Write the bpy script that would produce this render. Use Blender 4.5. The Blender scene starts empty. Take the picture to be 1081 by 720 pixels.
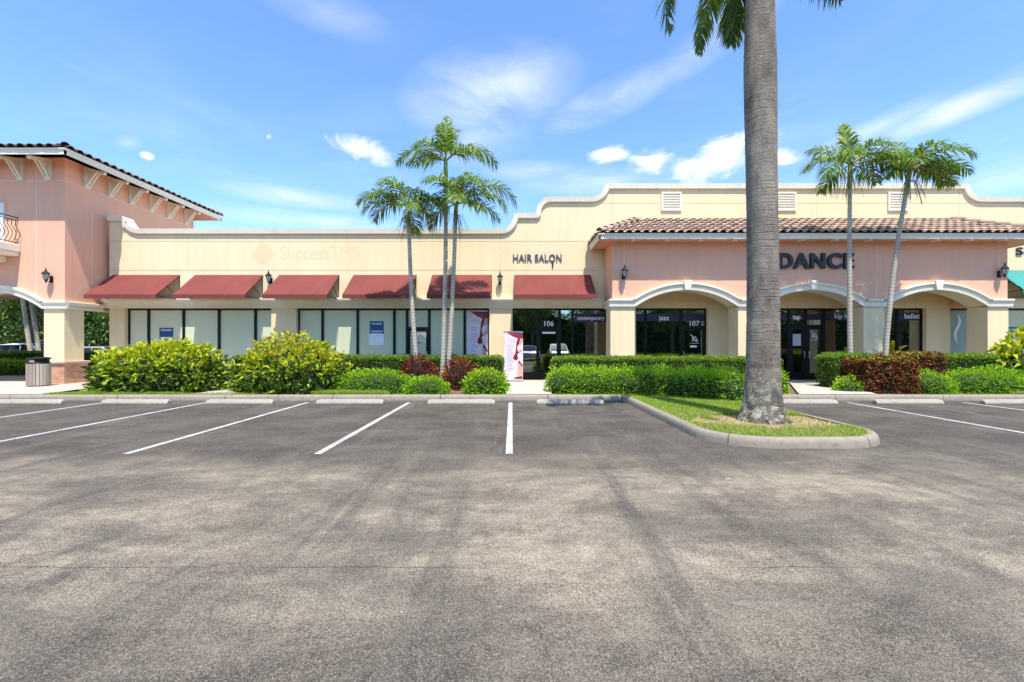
import bpy, bmesh, math, random
import numpy as np
from mathutils import Vector, Matrix, noise
random.seed(7); rng = np.random.default_rng(11)
SC = bpy.context.scene
COL = SC.collection
R = math.radians

# ------------------------------------------------------------------ helpers
def tag(o, label=None, cat=None, group=None, kind=None):
    if label: o['label'] = label
    if cat: o['category'] = cat
    if group: o['group'] = group
    if kind: o['kind'] = kind
    return o

def thing(name, loc, label, cat, group=None, rz=0):
    o = bpy.data.objects.new(name, None)
    o.empty_display_size = .2
    o.location = loc; o.rotation_euler = (0, 0, rz)
    COL.objects.link(o)
    return tag(o, label, cat, group)

def base_of(o):
    v = Vector((0, 0, 0))
    while o is not None:
        v = v + o.location
        o = o.parent
    return v

def link(me, name, parent=None, loc=None):
    o = bpy.data.objects.new(name, me)
    COL.objects.link(o)
    if parent is not None: o.parent = parent
    if loc is not None: o.location = loc
    return o

def copy_tree(o, kids, parent=None):
    c = o.copy(); COL.objects.link(c)
    if parent is not None: c.parent = parent
    for ch in kids.get(o.name, []):
        copy_tree(ch, kids, c)
    return c

def kids_map():
    k = {}
    for o in SC.objects:
        if o.parent is not None: k.setdefault(o.parent.name, []).append(o)
    return k

class MB:
    def __init__(s): s.v = []; s.f = []; s.m = []; s.cur = 0
    def add(s, vs, fs):
        b = len(s.v); s.v += [tuple(p) for p in vs]
        for f in fs: s.f.append(tuple(b + i for i in f)); s.m.append(s.cur)
        return s
    def box(s, x0, x1, y0, y1, z0, z1):
        if x0 > x1: x0, x1 = x1, x0
        if y0 > y1: y0, y1 = y1, y0
        if z0 > z1: z0, z1 = z1, z0
        return s.add([(x0,y0,z0),(x1,y0,z0),(x1,y1,z0),(x0,y1,z0),(x0,y0,z1),(x1,y0,z1),(x1,y1,z1),(x0,y1,z1)],
            [(0,3,2,1),(4,5,6,7),(0,1,5,4),(1,2,6,5),(2,3,7,6),(3,0,4,7)])
    def poly(s, pts): return s.add(pts, [tuple(range(len(pts)))])
    def bar(s, a, b, w, h, up=(0,0,1)):
        a, b = Vector(a), Vector(b); d = (b - a).normalized(); u = Vector(up)
        if abs(d.dot(u)) > .98: u = Vector((0,1,0))
        x = d.cross(u).normalized(); y = x.cross(d).normalized()
        vs = []
        for p in (a, b):
            for i, j in ((-1,-1),(1,-1),(1,1),(-1,1)):
                vs.append(p + x*(i*w/2) + y*(j*h/2))
        return s.add(vs, [(0,1,2,3),(7,6,5,4),(0,4,5,1),(1,5,6,2),(2,6,7,3),(3,7,4,0)])
    def prism(s, poly, fn, a, b):
        """extrude a 2-D polygon: fn(u, v, t) gives the 3-D point, t in (a, b)"""
        n = len(poly)
        vs = [fn(u, v, a) for u, v in poly] + [fn(u, v, b) for u, v in poly]
        fs = [tuple(range(n-1, -1, -1)), tuple(range(n, 2*n))]
        fs += [(i, (i+1) % n, n + (i+1) % n, n + i) for i in range(n)]
        return s.add(vs, fs)
    def tube(s, pts, rad, n=8, caps=True):
        pts = [Vector(p) for p in pts]
        if not hasattr(rad, '__len__'): rad = [rad]*len(pts)
        vs = []; prev = None
        for i, p in enumerate(pts):
            d = (pts[min(i+1, len(pts)-1)] - pts[max(i-1, 0)]).normalized()
            if prev is None:
                u = Vector((0,0,1)) if abs(d.z) < .9 else Vector((1,0,0))
                x = d.cross(u).normalized()
            else:
                x = (prev - d*prev.dot(d)).normalized()
            prev = x; y = d.cross(x)
            for k in range(n):
                a = 2*math.pi*k/n
                vs.append(p + (x*math.cos(a) + y*math.sin(a))*rad[i])
        fs = []
        for i in range(len(pts)-1):
            for k in range(n):
                fs.append((i*n+k, i*n+(k+1) % n, (i+1)*n+(k+1) % n, (i+1)*n+k))
        if caps:
            fs.append(tuple(range(n-1, -1, -1))); m = (len(pts)-1)*n
            fs.append(tuple(range(m, m+n)))
        return s.add(vs, fs)
    def lathe(s, prof, c, n=12):
        vs = []
        for r, z in prof:
            for k in range(n):
                a = 2*math.pi*(k+.5)/n
                vs.append((c[0]+r*math.cos(a), c[1]+r*math.sin(a), c[2]+z))
        fs = []
        for i in range(len(prof)-1):
            for k in range(n):
                fs.append((i*n+k, i*n+(k+1) % n, (i+1)*n+(k+1) % n, (i+1)*n+k))
        fs.append(tuple(range(n-1, -1, -1))); m = (len(prof)-1)*n
        fs.append(tuple(range(m, m+n)))
        return s.add(vs, fs)
    def build(s, name, mats, parent=None, bevel=0, smooth=False, loc=None):
        off = base_of(parent) if parent is not None else Vector(loc or (0,0,0))
        me = bpy.data.meshes.new(name)
        me.from_pydata([(a-off.x, b-off.y, c-off.z) for a, b, c in s.v], [], s.f)
        mats = mats if isinstance(mats, (list, tuple)) else [mats]
        for m in mats: me.materials.append(m)
        if len(mats) > 1: me.polygons.foreach_set('material_index', s.m)
        bm = bmesh.new(); bm.from_mesh(me)
        bmesh.ops.recalc_face_normals(bm, faces=bm.faces)
        bm.to_mesh(me); bm.free()
        if smooth:
            me.polygons.foreach_set('use_smooth', [True]*len(me.polygons))
            me.set_sharp_from_angle(angle=R(40))
        me.update()
        o = link(me, name, parent, None if parent is not None else off)
        if bevel:
            b = o.modifiers.new('edge', 'BEVEL'); b.width = bevel; b.segments = 2
            b.limit_method = 'ANGLE'; b.angle_limit = R(35)
        return o

def np_mesh(name, V, F, mats, mi=None):
    me = bpy.data.meshes.new(name)
    V = np.ascontiguousarray(V, np.float32); F = np.ascontiguousarray(F, np.int32)
    me.vertices.add(len(V)); me.vertices.foreach_set('co', V.ravel())
    me.loops.add(F.size); me.loops.foreach_set('vertex_index', F.ravel())
    me.polygons.add(len(F)); me.polygons.foreach_set('loop_start', np.arange(0, F.size, F.shape[1], dtype=np.int32))
    for m in mats: me.materials.append(m)
    if mi is not None: me.polygons.foreach_set('material_index', np.ascontiguousarray(mi, np.int32))
    me.update(calc_edges=True)
    return me

def unit(a): return a / np.maximum(np.linalg.norm(a, axis=1, keepdims=True), 1e-6)

def leaf_arrays(P, D, L, W, droop=.15, fold=.25):
    """one small folded pointed leaf per point: P base points, D growing directions, L and W per-leaf lengths and widths"""
    n = len(P); D = unit(D)
    rv = unit(rng.normal(size=(n, 3)))
    S = unit(np.cross(D, rv)); U = np.cross(S, D)
    L = L[:, None]; W = W[:, None]
    tip = P + D*L - np.array([0, 0, 1.])*L*droop
    mid = P + D*L*.45
    l = mid + S*W*.5 + U*W*fold; r = mid - S*W*.5 + U*W*fold
    V = np.stack([P, l, tip, r], 1).reshape(-1, 3)
    b = np.arange(n)[:, None]*4
    F = np.stack([np.concatenate([b, b+1, b+2], 1), np.concatenate([b, b+2, b+3], 1)], 1).reshape(-1, 3)
    return V, F

# ------------------------------------------------------------------ materials
class NT:
    def __init__(s, name):
        s.mat = bpy.data.materials.new(name); s.mat.use_nodes = True
        s.t = s.mat.node_tree; s.b = s.t.nodes['Principled BSDF']; s.out = s.t.nodes['Material Output']
    def n(s, typ, ins=None, **kw):
        x = s.t.nodes.new(typ)
        for k, v in kw.items(): setattr(x, k, v)
        for k, v in (ins or {}).items(): s.set(x.inputs[k], v)
        return x
    def set(s, sock, v):
        if isinstance(v, bpy.types.NodeSocket): s.t.links.new(v, sock)
        elif hasattr(v, '__len__') and len(v) == 3 and sock.type == 'RGBA': sock.default_value = (*v, 1)
        else: sock.default_value = v
    def math(s, op, a, b=0.0, c=None, clamp=False):
        x = s.n('ShaderNodeMath', operation=op, use_clamp=clamp)
        s.set(x.inputs[0], a); s.set(x.inputs[1], b)
        if c is not None: s.set(x.inputs[2], c)
        return x.outputs[0]
    def mix(s, f, a, b, blend='MIX'):
        x = s.n('ShaderNodeMix', data_type='RGBA', blend_type=blend)
        s.set(x.inputs[0], f); s.set(x.inputs[6], a); s.set(x.inputs[7], b)
        return x.outputs[2]
    def ramp(s, f, stops, interp='LINEAR'):
        x = s.n('ShaderNodeValToRGB'); x.color_ramp.interpolation = interp
        e = x.color_ramp.elements
        while len(e) < len(stops): e.new(.5)
        for q, (p, c) in zip(e, stops):
            q.position = p; q.color = (*c, 1) if hasattr(c, '__len__') else (c, c, c, 1)
        s.set(x.inputs[0], f); return x.outputs[0]
    def coord(s, out='Object'): return s.n('ShaderNodeTexCoord').outputs[out]
    def noise(s, vec, scale, detail=4, rough=.55, dist=0):
        x = s.n('ShaderNodeTexNoise', {'Scale': scale, 'Detail': detail, 'Roughness': rough, 'Distortion': dist})
        s.set(x.inputs['Vector'], vec); return x.outputs[0]
    def scale(s, vec, sc):
        x = s.n('ShaderNodeMapping'); s.set(x.inputs[0], vec); x.inputs['Scale'].default_value = sc; return x.outputs[0]
    def bump(s, h, strength=.3, dist=.01):
        x = s.n('ShaderNodeBump', {'Strength': strength, 'Distance': dist}); s.set(x.inputs['Height'], h)
        s.set(s.b.inputs['Normal'], x.outputs[0]); return x
    def fin(s, color=None, rough=None, spec=None):
        if color is not None: s.set(s.b.inputs['Base Color'], color)
        if rough is not None: s.set(s.b.inputs['Roughness'], rough)
        if spec is not None: s.set(s.b.inputs['Specular IOR Level'], spec)
        return s.mat

def flat(name, c, rough=.6, var=.12, sc=3, metal=0, spec=.4, bump=0, bsc=60):
    t = NT(name); v = t.coord()
    f = t.ramp(t.noise(v, sc, 5), [(.3, 0.), (.7, 1.)])
    col = t.mix(f, tuple(x*(1-var) for x in c), tuple(min(1, x*(1+var)) for x in c))
    t.b.inputs['Metallic'].default_value = metal
    if bump: t.bump(t.noise(v, bsc, 3), bump, .01)
    return t.fin(col, rough, spec)

def stucco(name, c, streak=.10):
    t = NT(name); v = t.coord()
    big = t.ramp(t.noise(v, .55, 5, .6), [(.3, 0.), (.72, 1.)])
    st = t.ramp(t.noise(t.scale(v, (2.4, 2.4, .22)), 1.6, 6, .65), [(.46, 0.), (.8, 1.)])
    col = t.mix(big, tuple(x*.94 for x in c), tuple(min(1, x*1.03) for x in c))
    col = t.mix(t.math('MULTIPLY', st, streak*2.2), col, tuple(x*.66 for x in c))
    h = t.math('ADD', t.noise(v, 90, 3), t.math('MULTIPLY', t.noise(v, 14, 3), .8))
    t.bump(h, .22, .012)
    return t.fin(col, .88, .2)

def leafmat(name, stops, trans=.3, rough=.5):
    t = NT(name)
    g = t.n('ShaderNodeNewGeometry')
    col = t.ramp(g.outputs['Random Per Island'], stops)
    t.fin(col, rough, .35)
    tr = t.n('ShaderNodeBsdfTranslucent'); t.set(tr.inputs[0], t.mix(1.0, col, (1.0, 1.0, .55), 'MULTIPLY'))
    mx = t.n('ShaderNodeMixShader'); mx.inputs[0].default_value = trans
    t.t.links.new(t.b.outputs[0], mx.inputs[1]); t.t.links.new(tr.outputs[0], mx.inputs[2])
    t.t.links.new(mx.outputs[0], t.out.inputs[0])
    return t.mat

M = {}
M['cream'] = stucco('cream_stucco', (.87, .688, .425), .14)
M['pink'] = stucco('pink_stucco', (.83, .455, .305), .13)
M['trim'] = stucco('white_trim', (.86, .785, .635), .12)
M['cap'] = stucco('parapet_cap_paint', (.86, .785, .63), .20)
M['joint'] = flat('joint_bead', (.80, .62, .50), .8, .08)
M['groove'] = flat('groove_shade', (.60, .48, .32), .9, .1)
M['black_metal'] = flat('black_metal', (.006, .006, .006), .45, .2, spec=.25)
M['iron'] = flat('wrought_iron', (.05, .022, .014), .5, .2)
M['letter'] = flat('dark_letter', (.028, .03, .034), .45, .1)
M['letter_blue'] = flat('slate_letter', (.085, .095, .13), .5, .15)
M['white'] = flat('white_vinyl', (.82, .82, .82), .5, .04)
M['vinyl'] = flat('purple_vinyl', (.025, .022, .06), .4, .1)
M['concrete'] = None

def concrete(name, c, sc=1.0, dirt=.5):
    t = NT(name); v = t.coord()
    a = t.ramp(t.noise(v, .9*sc, 6, .62), [(.32, 0.), (.7, 1.)])
    b = t.ramp(t.noise(v, 5*sc, 6, .7), [(.5, 0.), (.8, 1.)])
    col = t.mix(a, tuple(x*.84 for x in c), c)
    col = t.mix(t.math('MULTIPLY', b, dirt), col, (c[0]*.45, c[1]*.43, c[2]*.40))
    t.bump(t.noise(v, 120, 4), .25, .006)
    return t.fin(col, .9, .2)
M['concrete'] = concrete('sidewalk_concrete', (.50, .455, .385), 1, .25)
M['kerb'] = concrete('kerb_concrete', (.31, .268, .212), 1.6, .9)
M['stop'] = concrete('wheel_stop_concrete', (.42, .37, .30), 2.2, .75)

# asphalt: worn patches, tyre-rubbed tracks, oil drips in the stalls, light stone specks, seams and cracks
def asphalt():
    t = NT('worn_asphalt'); v = t.coord()
    sep = t.n('ShaderNodeSeparateXYZ'); t.set(sep.inputs[0], v)
    X, Y = sep.outputs[0], sep.outputs[1]
    def rot(deg, sc):
        m = t.n('ShaderNodeMapping'); t.set(m.inputs[0], v); m.inputs['Rotation'].default_value = (0, 0, R(deg)); m.inputs['Scale'].default_value = sc; return m.outputs[0]
    sm = lambda val, a, b: t.n('ShaderNodeMapRange', {'Value': val, 'From Min': a, 'From Max': b}, interpolation_type='SMOOTHSTEP').outputs[0]
    wob1 = t.math('MULTIPLY', t.math('SUBTRACT', t.noise(v, .5, 3), .5), 3.0)
    aisle = t.math('SUBTRACT', 1.0, sm(t.math('ADD', Y, wob1), 5.0, 6.9))
    near = sm(t.math('ADD', Y, t.math('MULTIPLY', wob1, .7)), 1.7, 3.4)
    vo = t.n('ShaderNodeTexVoronoi', {'Scale': 165.0}); t.set(vo.inputs['Vector'], v)
    sc = t.n('ShaderNodeSeparateColor'); t.set(sc.inputs[0], vo.outputs['Color'])
    grit = t.math('MULTIPLY', t.math('SUBTRACT', sc.outputs[2], .5), .20)
    n1 = sm(t.noise(rot(12, (1, 1.4, 1)), .7, 9, .72, .3), .38, .62)
    n2 = sm(t.math('ADD', grit, t.noise(rot(-20, (.55, 1.25, 1)), .85, 10, .74, .35)), .40, .66)
    n3 = sm(t.math('ADD', grit, t.noise(v, 4.2, 9, .76, .2)), .36, .64)
    col = t.mix(n1, (.043, .037, .030), (.098, .083, .066))
    worn = t.math('MULTIPLY', aisle, t.math('ADD', .24, t.math('MULTIPLY', near, .76)))
    worn = t.math('MULTIPLY', worn, t.math('ADD', .16, t.math('MULTIPLY', n2, .84)))
    worn = t.math('MULTIPLY', worn, t.math('ADD', .50, t.math('MULTIPLY', n3, .50)))
    col = t.mix(worn, col, (.43, .352, .248))
    # pale dust smears pulled along the stalls and across the aisle
    d1 = sm(t.noise(rot(0, (1.7, .28, 1)), 1.0, 9, .75, .3), .52, .70)
    d2 = sm(t.noise(rot(8, (.22, 1.9, 1)), 1.3, 9, .75, .3), .54, .74)
    col = t.mix(t.math('MULTIPLY', t.math('MULTIPLY', d1, t.math('SUBTRACT', 1.0, aisle)), .42), col, (.26, .225, .178))
    col = t.mix(t.math('MULTIPLY', d2, .34), col, (.28, .24, .185))
    # tyre-rubbed dark tracks sweeping through the aisle
    tr = sm(t.noise(rot(14, (1.15, .13, 1)), 1.25, 7, .66, .55), .50, .70)
    tr2 = sm(t.noise(rot(-28, (.95, .12, 1)), 1.35, 7, .66, .6), .53, .72)
    col = t.mix(t.math('MULTIPLY', t.math('MAXIMUM', tr, tr2), .68), col, (.045, .042, .039))
    # oil drips down the middle of each stall
    fx = t.math('ABSOLUTE', t.math('SUBTRACT', t.math('FRACT', t.math('DIVIDE', t.math('ADD', X, .04), 2.72)), .5))
    oil = t.math('MULTIPLY', sm(t.math('MULTIPLY', fx, -1.0), -.22, -.05), t.math('MULTIPLY', sm(Y, 8.4, 10.2), sm(t.noise(v, 1.9, 6, .66), .44, .66)))
    col = t.mix(t.math('MULTIPLY', oil, .62), col, (.022, .020, .019))
    light = t.ramp(sc.outputs[0], [(.6, 0.), (.98, 1.)]); dark = t.ramp(sc.outputs[1], [(.5, 0.), (.95, 1.)])
    col = t.mix(t.math('MULTIPLY', light, .36), col, (.42, .36, .275))
    col = t.mix(t.math('MULTIPLY', dark, .55), col, (.018, .017, .016))
    vo2 = t.n('ShaderNodeTexVoronoi', {'Scale': 100.0}); t.set(vo2.inputs['Vector'], v)
    sc2 = t.n('ShaderNodeSeparateColor'); t.set(sc2.inputs[0], vo2.outputs['Color'])
    col = t.mix(t.math('MULTIPLY', t.ramp(sc2.outputs[2], [(.84, 0.), (1, 1.)]), .30), col, (.32, .275, .22))
    # long paving seam and a few hairline cracks
    wob = t.math('MULTIPLY', t.math('SUBTRACT', t.noise(t.scale(v, (1, .05, 1)), 3.0, 6, .7), .5), .12)
    d = t.math('ABSOLUTE', t.math('ADD', t.math('SUBTRACT', Y, 3.17), wob))
    brk = t.ramp(t.noise(t.scale(v, (1, 0.1, 1)), .8, 5), [(.44, 0.), (.58, 1.)])
    seam = t.math('MULTIPLY', t.math('LESS_THAN', d, .006), brk)
    col = t.mix(t.math('MULTIPLY', seam, .62), col, (.014, .013, .013))
    cell = t.n('ShaderNodeTexVoronoi', {'Scale': .33}, feature='DISTANCE_TO_EDGE')
    wv = t.n('ShaderNodeVectorMath', operation='ADD'); t.set(wv.inputs[0], v)
    ns = t.n('ShaderNodeTexNoise', {'Scale': 1.7, 'Detail': 7.0, 'Roughness': .7}); t.set(ns.inputs['Vector'], v)
    vs_ = t.n('ShaderNodeVectorMath', operation='SCALE'); t.set(vs_.inputs[0], ns.outputs['Color']); vs_.inputs['Scale'].default_value = .9
    t.set(wv.inputs[1], vs_.outputs[0]); t.set(cell.inputs['Vector'], wv.outputs[0])
    crack = t.math('MULTIPLY', t.math('LESS_THAN', cell.outputs['Distance'], .0016), sm(t.noise(v, .45, 3), .52, .56))
    col = t.mix(t.math('MULTIPLY', crack, .55), col, (.014, .013, .013))
    h = t.math('ADD', vo.outputs['Distance'], t.math('MULTIPLY', t.noise(v, 75, 4), .9))
    t.bump(h, .5, .008)
    return t.fin(col, .86, .25)
M['asphalt'] = asphalt()

def paint_line():
    t = NT('worn_white_paint'); v = t.coord()
    w = t.ramp(t.noise(v, 22, 7, .78), [(.40, 0.), (.60, 1.)])
    w2 = t.ramp(t.noise(v, 2.4, 4, .6), [(.36, .25), (.65, 1.)])
    col = t.mix(t.math('MULTIPLY', w, w2), (.56, .55, .53), (.12, .115, .105))
    return t.fin(col, .75, .3)
M['line'] = paint_line()

def soil():
    t = NT('mulch_soil'); v = t.coord()
    col = t.mix(t.noise(v, 3, 6), (.10, .062, .040), (.22, .15, .10))
    col = t.mix(t.ramp(t.noise(v, 60, 3), [(.5, 0.), (.7, 1.)]), col, (.30, .22, .15))
    t.bump(t.noise(v, 40, 5), .9, .03)
    return t.fin(col, .95, .1)
M['soil'] = soil()
def lawnsoil():
    t = NT('lawn_soil'); v = t.coord()
    col = t.mix(t.ramp(t.noise(v, 2.2, 5), [(.4, 0.), (.62, 1.)]), (.36, .25, .155), (.20, .17, .07))
    t.bump(t.noise(v, 50, 4), .7, .02)
    return t.fin(col, .95, .1)
M['lawn_soil'] = lawnsoil()
M['meadow'] = flat('far_ground', (.10, .12, .05), .95, .4, .4)

def brick():
    t = NT('pillar_brick'); v = t.coord()
    g = t.n('ShaderNodeNewGeometry')
    sx = t.n('ShaderNodeSeparateXYZ'); t.set(sx.inputs[0], v)
    cmb = t.n('ShaderNodeCombineXYZ'); t.set(cmb.inputs[0], t.math('ADD', sx.outputs[0], sx.outputs[1])); t.set(cmb.inputs[1], sx.outputs[2])
    b = t.n('ShaderNodeTexBrick', {'Scale': 1.0, 'Mortar Size': .006, 'Brick Width': .23, 'Row Height': .078, 'Bias': -.1,
        'Color1': (.46, .21, .12, 1), 'Color2': (.62, .33, .19, 1), 'Mortar': (.46, .36, .28, 1)})
    t.set(b.inputs['Vector'], cmb.outputs[0])
    col = t.mix(t.math('MULTIPLY', t.ramp(t.noise(v, 6, 5), [(.4, 0.), (.7, 1.)]), .4), b.outputs[0], (.70, .44, .28))
    t.bump(t.math('SUBTRACT', 1.0, b.outputs[1]), .6, .008)
    return t.fin(col, .9, .2)
M['brick'] = brick()
M['brickcap'] = concrete('pillar_cap_stone', (.58, .44, .33), 3, .3)

def glass(name, tint, base=.06):
    t = NT(name)
    tr = t.n('ShaderNodeBsdfTransparent'); t.set(tr.inputs[0], tint)
    gl = t.n('ShaderNodeBsdfGlossy', {'Roughness': .012}); t.set(gl.inputs[0], (.95, 1.0, .97))
    bp = t.n('ShaderNodeBump', {'Strength': .05, 'Distance': .02}); t.set(bp.inputs['Height'], t.noise(t.coord(), 1.1, 2)); t.set(gl.inputs['Normal'], bp.outputs[0])
    fr = t.n('ShaderNodeFresnel', {'IOR': 1.5})
    f = t.math('ADD', t.math('MULTIPLY', fr.outputs[0], 1.6), base, clamp=True)
    mx = t.n('ShaderNodeMixShader'); t.set(mx.inputs[0], f)
    t.t.links.new(tr.outputs[0], mx.inputs[1]); t.t.links.new(gl.outputs[0], mx.inputs[2]); t.t.links.new(mx.outputs[0], t.out.inputs[0])
    return t.mat
M['glass'] = glass('tinted_glass', (.32, .33, .32), .27)
def frost(name, c):
    t = NT(name); v = t.coord()
    col = t.mix(t.ramp(t.noise(t.scale(v, (.5, .5, .25)), 1.5, 4), [(.3, 0.), (.7, 1.)]), tuple(x*.9 for x in c), c)
    t.fin(col, .28, .5)
    t.b.inputs['Coat Weight'].default_value = .8; t.b.inputs['Coat Roughness'].default_value = .03
    return t.mat
M['frost'] = frost('frosted_pane', (.66, .68, .46))
M['frost_green'] = frost('green_frosted_pane', (.30, .42, .37))
M['interior'] = flat('interior_paint', (.34, .30, .24), .8, .1)
M['interior_floor'] = flat('interior_floor_wood', (.20, .12, .07), .35, .2)

def canvas(name, c):
    t = NT(name); v = t.coord()
    f = t.ramp(t.noise(t.scale(v, (1.2, .5, .5)), 1.6, 5, .6), [(.3, 0.), (.7, 1.)])
    col = t.mix(f, tuple(x*.82 for x in c), tuple(x*1.12 for x in c))
    fade = t.ramp(t.noise(t.scale(v, (3.5, .4, .4)), 2.2, 6, .7), [(.52, 0.), (.8, 1.)])
    col = t.mix(t.math('MULTIPLY', fade, .35), col, (c[0]*1.2, c[1]*1.5, c[2]*1.4))
    t.bump(t.noise(t.scale(v, (1, .35, .35)), 5, 3), .18, .03)
    return t.fin(col, .82, .25)
M['red_canvas'] = canvas('red_canvas', (.185, .045, .036))
M['green_canvas'] = canvas('green_canvas', (.05, .27, .24))

def tilemat(name, a, b, c):
    t = NT(name); v = t.coord(); g = t.n('ShaderNodeNewGeometry')
    col = t.ramp(g.outputs['Random Per Island'], [(0, a), (.45, b), (1, c)])
    col = t.mix(t.math('MULTIPLY', t.ramp(t.noise(v, 7, 5, .7), [(.42, 0.), (.7, 1.)]), .45), col, tuple(x*.45 for x in a))
    t.bump(t.noise(v, 50, 4), .3, .008)
    return t.fin(col, .8, .25)
M['tile'] = tilemat('clay_tile', (.29, .195, .14), (.39, .275, .20), (.50, .375, .285))
M['tile_dark'] = tilemat('dark_clay_tile', (.10, .05, .038), (.16, .085, .06), (.22, .125, .09))

def timber(name, c):
    t = NT(name); v = t.coord(); g = t.n('ShaderNodeNewGeometry')
    r = t.ramp(g.outputs['Random Per Island'], [(0, tuple(x*.7 for x in c)), (1, tuple(x*1.15 for x in c))])
    col = t.mix(t.math('MULTIPLY', t.noise(t.scale(v, (12, 12, .8)), 3, 5), .5), r, tuple(x*.5 for x in c))
    return t.fin(col, .85, .2)
M['timber'] = timber('weathered_slats', (.46, .38, .31))

# bark
def royal_bark():
    t = NT('royal_palm_bark'); v = t.coord()
    sx = t.n('ShaderNodeSeparateXYZ'); t.set(sx.inputs[0], v); Z = sx.outputs[2]
    zz = t.math('ADD', Z, t.math('MULTIPLY', t.noise(v, 1.6, 3), .16))
    wv = t.math('FRACT', t.math('MULTIPLY', zz, 7.5))
    ring = t.ramp(wv, [(0, 1.), (.10, 0.), (.9, 0.), (1, 1.)])
    pat = t.ramp(t.noise(v, 1.4, 5, .65), [(.45, 0.), (.65, 1.)])
    col = t.mix(t.ramp(t.noise(t.scale(v, (1, 1, .5)), 2.3, 6, .65), [(.34, 0.), (.66, 1.)]), (.135, .110, .084), (.33, .285, .225))
    bl = t.ramp(t.math('ADD', t.noise(t.scale(v, (1, 1, .7)), 4.5, 7, .7), t.math('MULTIPLY', t.math('SUBTRACT', 4.0, Z), .012)), [(.57, 0.), (.68, 1.)])
    col = t.mix(t.math('MULTIPLY', bl, .5), col, (.44, .40, .33))
    stn = t.ramp(t.noise(t.scale(v, (1, 1, .16)), 3.2, 6, .66), [(.54, 0.), (.72, 1.)])
    col = t.mix(t.math('MULTIPLY', stn, .5), col, (.085, .068, .052))
    col = t.mix(t.math('MULTIPLY', t.math('MULTIPLY', ring, pat), .8), col, (.07, .06, .048))
    # bands of older scars
    band = t.ramp(t.noise(t.scale(v, (.3, .3, 2.2)), 1.0, 3), [(.58, 0.), (.72, 1.)])
    col = t.mix(t.math('MULTIPLY', band, .35), col, (.12, .095, .072))
    # lichen: pale flecks everywhere, dense near the foot
    low = t.n('ShaderNodeMapRange', {'Value': Z, 'From Min': .3, 'From Max': 1.35, 'To Min': .15, 'To Max': -.06}).outputs[0]
    fl = t.ramp(t.math('ADD', t.noise(v, 9, 5, .62), low), [(.60, 0.), (.66, 1.)])
    col = t.mix(t.math('MULTIPLY', fl, .8), col, (.40, .385, .32))
    fd = t.ramp(t.noise(v, 21, 2), [(.70, 0.), (.73, 1.)])
    col = t.mix(t.math('MULTIPLY', fd, .8), col, (.55, .53, .46))
    moss = t.ramp(t.math('ADD', t.noise(t.scale(v, (1, 1, .5)), 2.6, 6, .65), t.math('MULTIPLY', low, 1.5)), [(.60, 0.), (.72, 1.)])
    lich = t.ramp(t.math('ADD', t.noise(v, 5.5, 6, .68), t.math('MULTIPLY', low, .25)), [(.57, 0.), (.62, 1.)])
    col = t.mix(t.math('MULTIPLY', moss, .72), col, (.055, .042, .030))
    col = t.mix(t.math('MULTIPLY', lich, t.math('MULTIPLY', low, 5.0, clamp=True)), col, (.46, .44, .35))
    h = t.math('ADD', t.math('MULTIPLY', t.math('MULTIPLY', ring, pat), -.8), t.math('ADD', t.noise(v, 26, 6, .7), t.math('MULTIPLY', t.noise(t.scale(v, (1, 1, .12)), 22, 3), .6)))
    t.bump(h, .9, .03)
    return t.fin(col, .92, .15)
M['royal'] = royal_bark()
def slim_bark():
    t = NT('slim_palm_bark'); v = t.coord()
    sx = t.n('ShaderNodeSeparateXYZ'); t.set(sx.inputs[0], v)
    wv = t.math('FRACT', t.math('MULTIPLY', t.math('ADD', sx.outputs[2], t.math('MULTIPLY', t.noise(v, 3, 2), .05)), 9.0))
    ring = t.ramp(wv, [(0, 1.), (.2, 0.), (.85, 0.), (1, 1.)])
    col = t.mix(t.noise(t.scale(v, (1, 1, .5)), 4, 5), (.30, .255, .20), (.62, .56, .46))
    col = t.mix(t.math('MULTIPLY', ring, .55), col, (.14, .11, .08))
    t.bump(ring, .5, .01)
    return t.fin(col, .9, .15)
M['slim'] = slim_bark()
M['shaft'] = flat('crownshaft_green', (.18, .24, .075), .45, .3, 5)
M['rachis'] = flat('frond_stem', (.20, .22, .07), .6, .2)
M['seed'] = flat('dry_stalk', (.36, .27, .15), .9, .3)
M['trunk'] = flat('tree_bark', (.13, .10, .075), .95, .35, 6, bump=.6, bsc=20)

G = lambda *c: c
M['frond'] = leafmat('palm_leaflet', [(0, (.045, .105, .014)), (.4, (.115, .225, .022)), (.75, (.24, .37, .035)), (1, (.50, .50, .09))], .36, .36)
M['frond_royal'] = leafmat('royal_leaflet', [(0, (0.042, 0.098, 0.017)), (.6, (0.105, 0.182, 0.030)), (1, (0.224, 0.286, 0.054))], .32, .4)
M['frond_dry'] = leafmat('dry_leaflet', [(0, (.26, .18, .06)), (1, (.40, .30, .11))], .3)
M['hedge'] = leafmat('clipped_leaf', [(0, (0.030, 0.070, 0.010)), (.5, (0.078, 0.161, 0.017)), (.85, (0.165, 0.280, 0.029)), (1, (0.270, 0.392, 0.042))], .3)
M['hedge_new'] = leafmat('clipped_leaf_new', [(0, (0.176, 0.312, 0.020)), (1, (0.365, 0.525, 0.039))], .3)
M['lime'] = leafmat('lime_leaf', [(0, (.085, .21, .009)), (.5, (.20, .44, .012)), (1, (.40, .62, .03))], .36)
M['lime_new'] = leafmat('lime_leaf_new', [(0, (.27, .50, .012)), (1, (.46, .68, .035))], .36)
M['lime_yellow'] = leafmat('lime_leaf_yellow', [(0, (.34, .48, .015)), (1, (.56, .62, .04))], .3)
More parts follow.
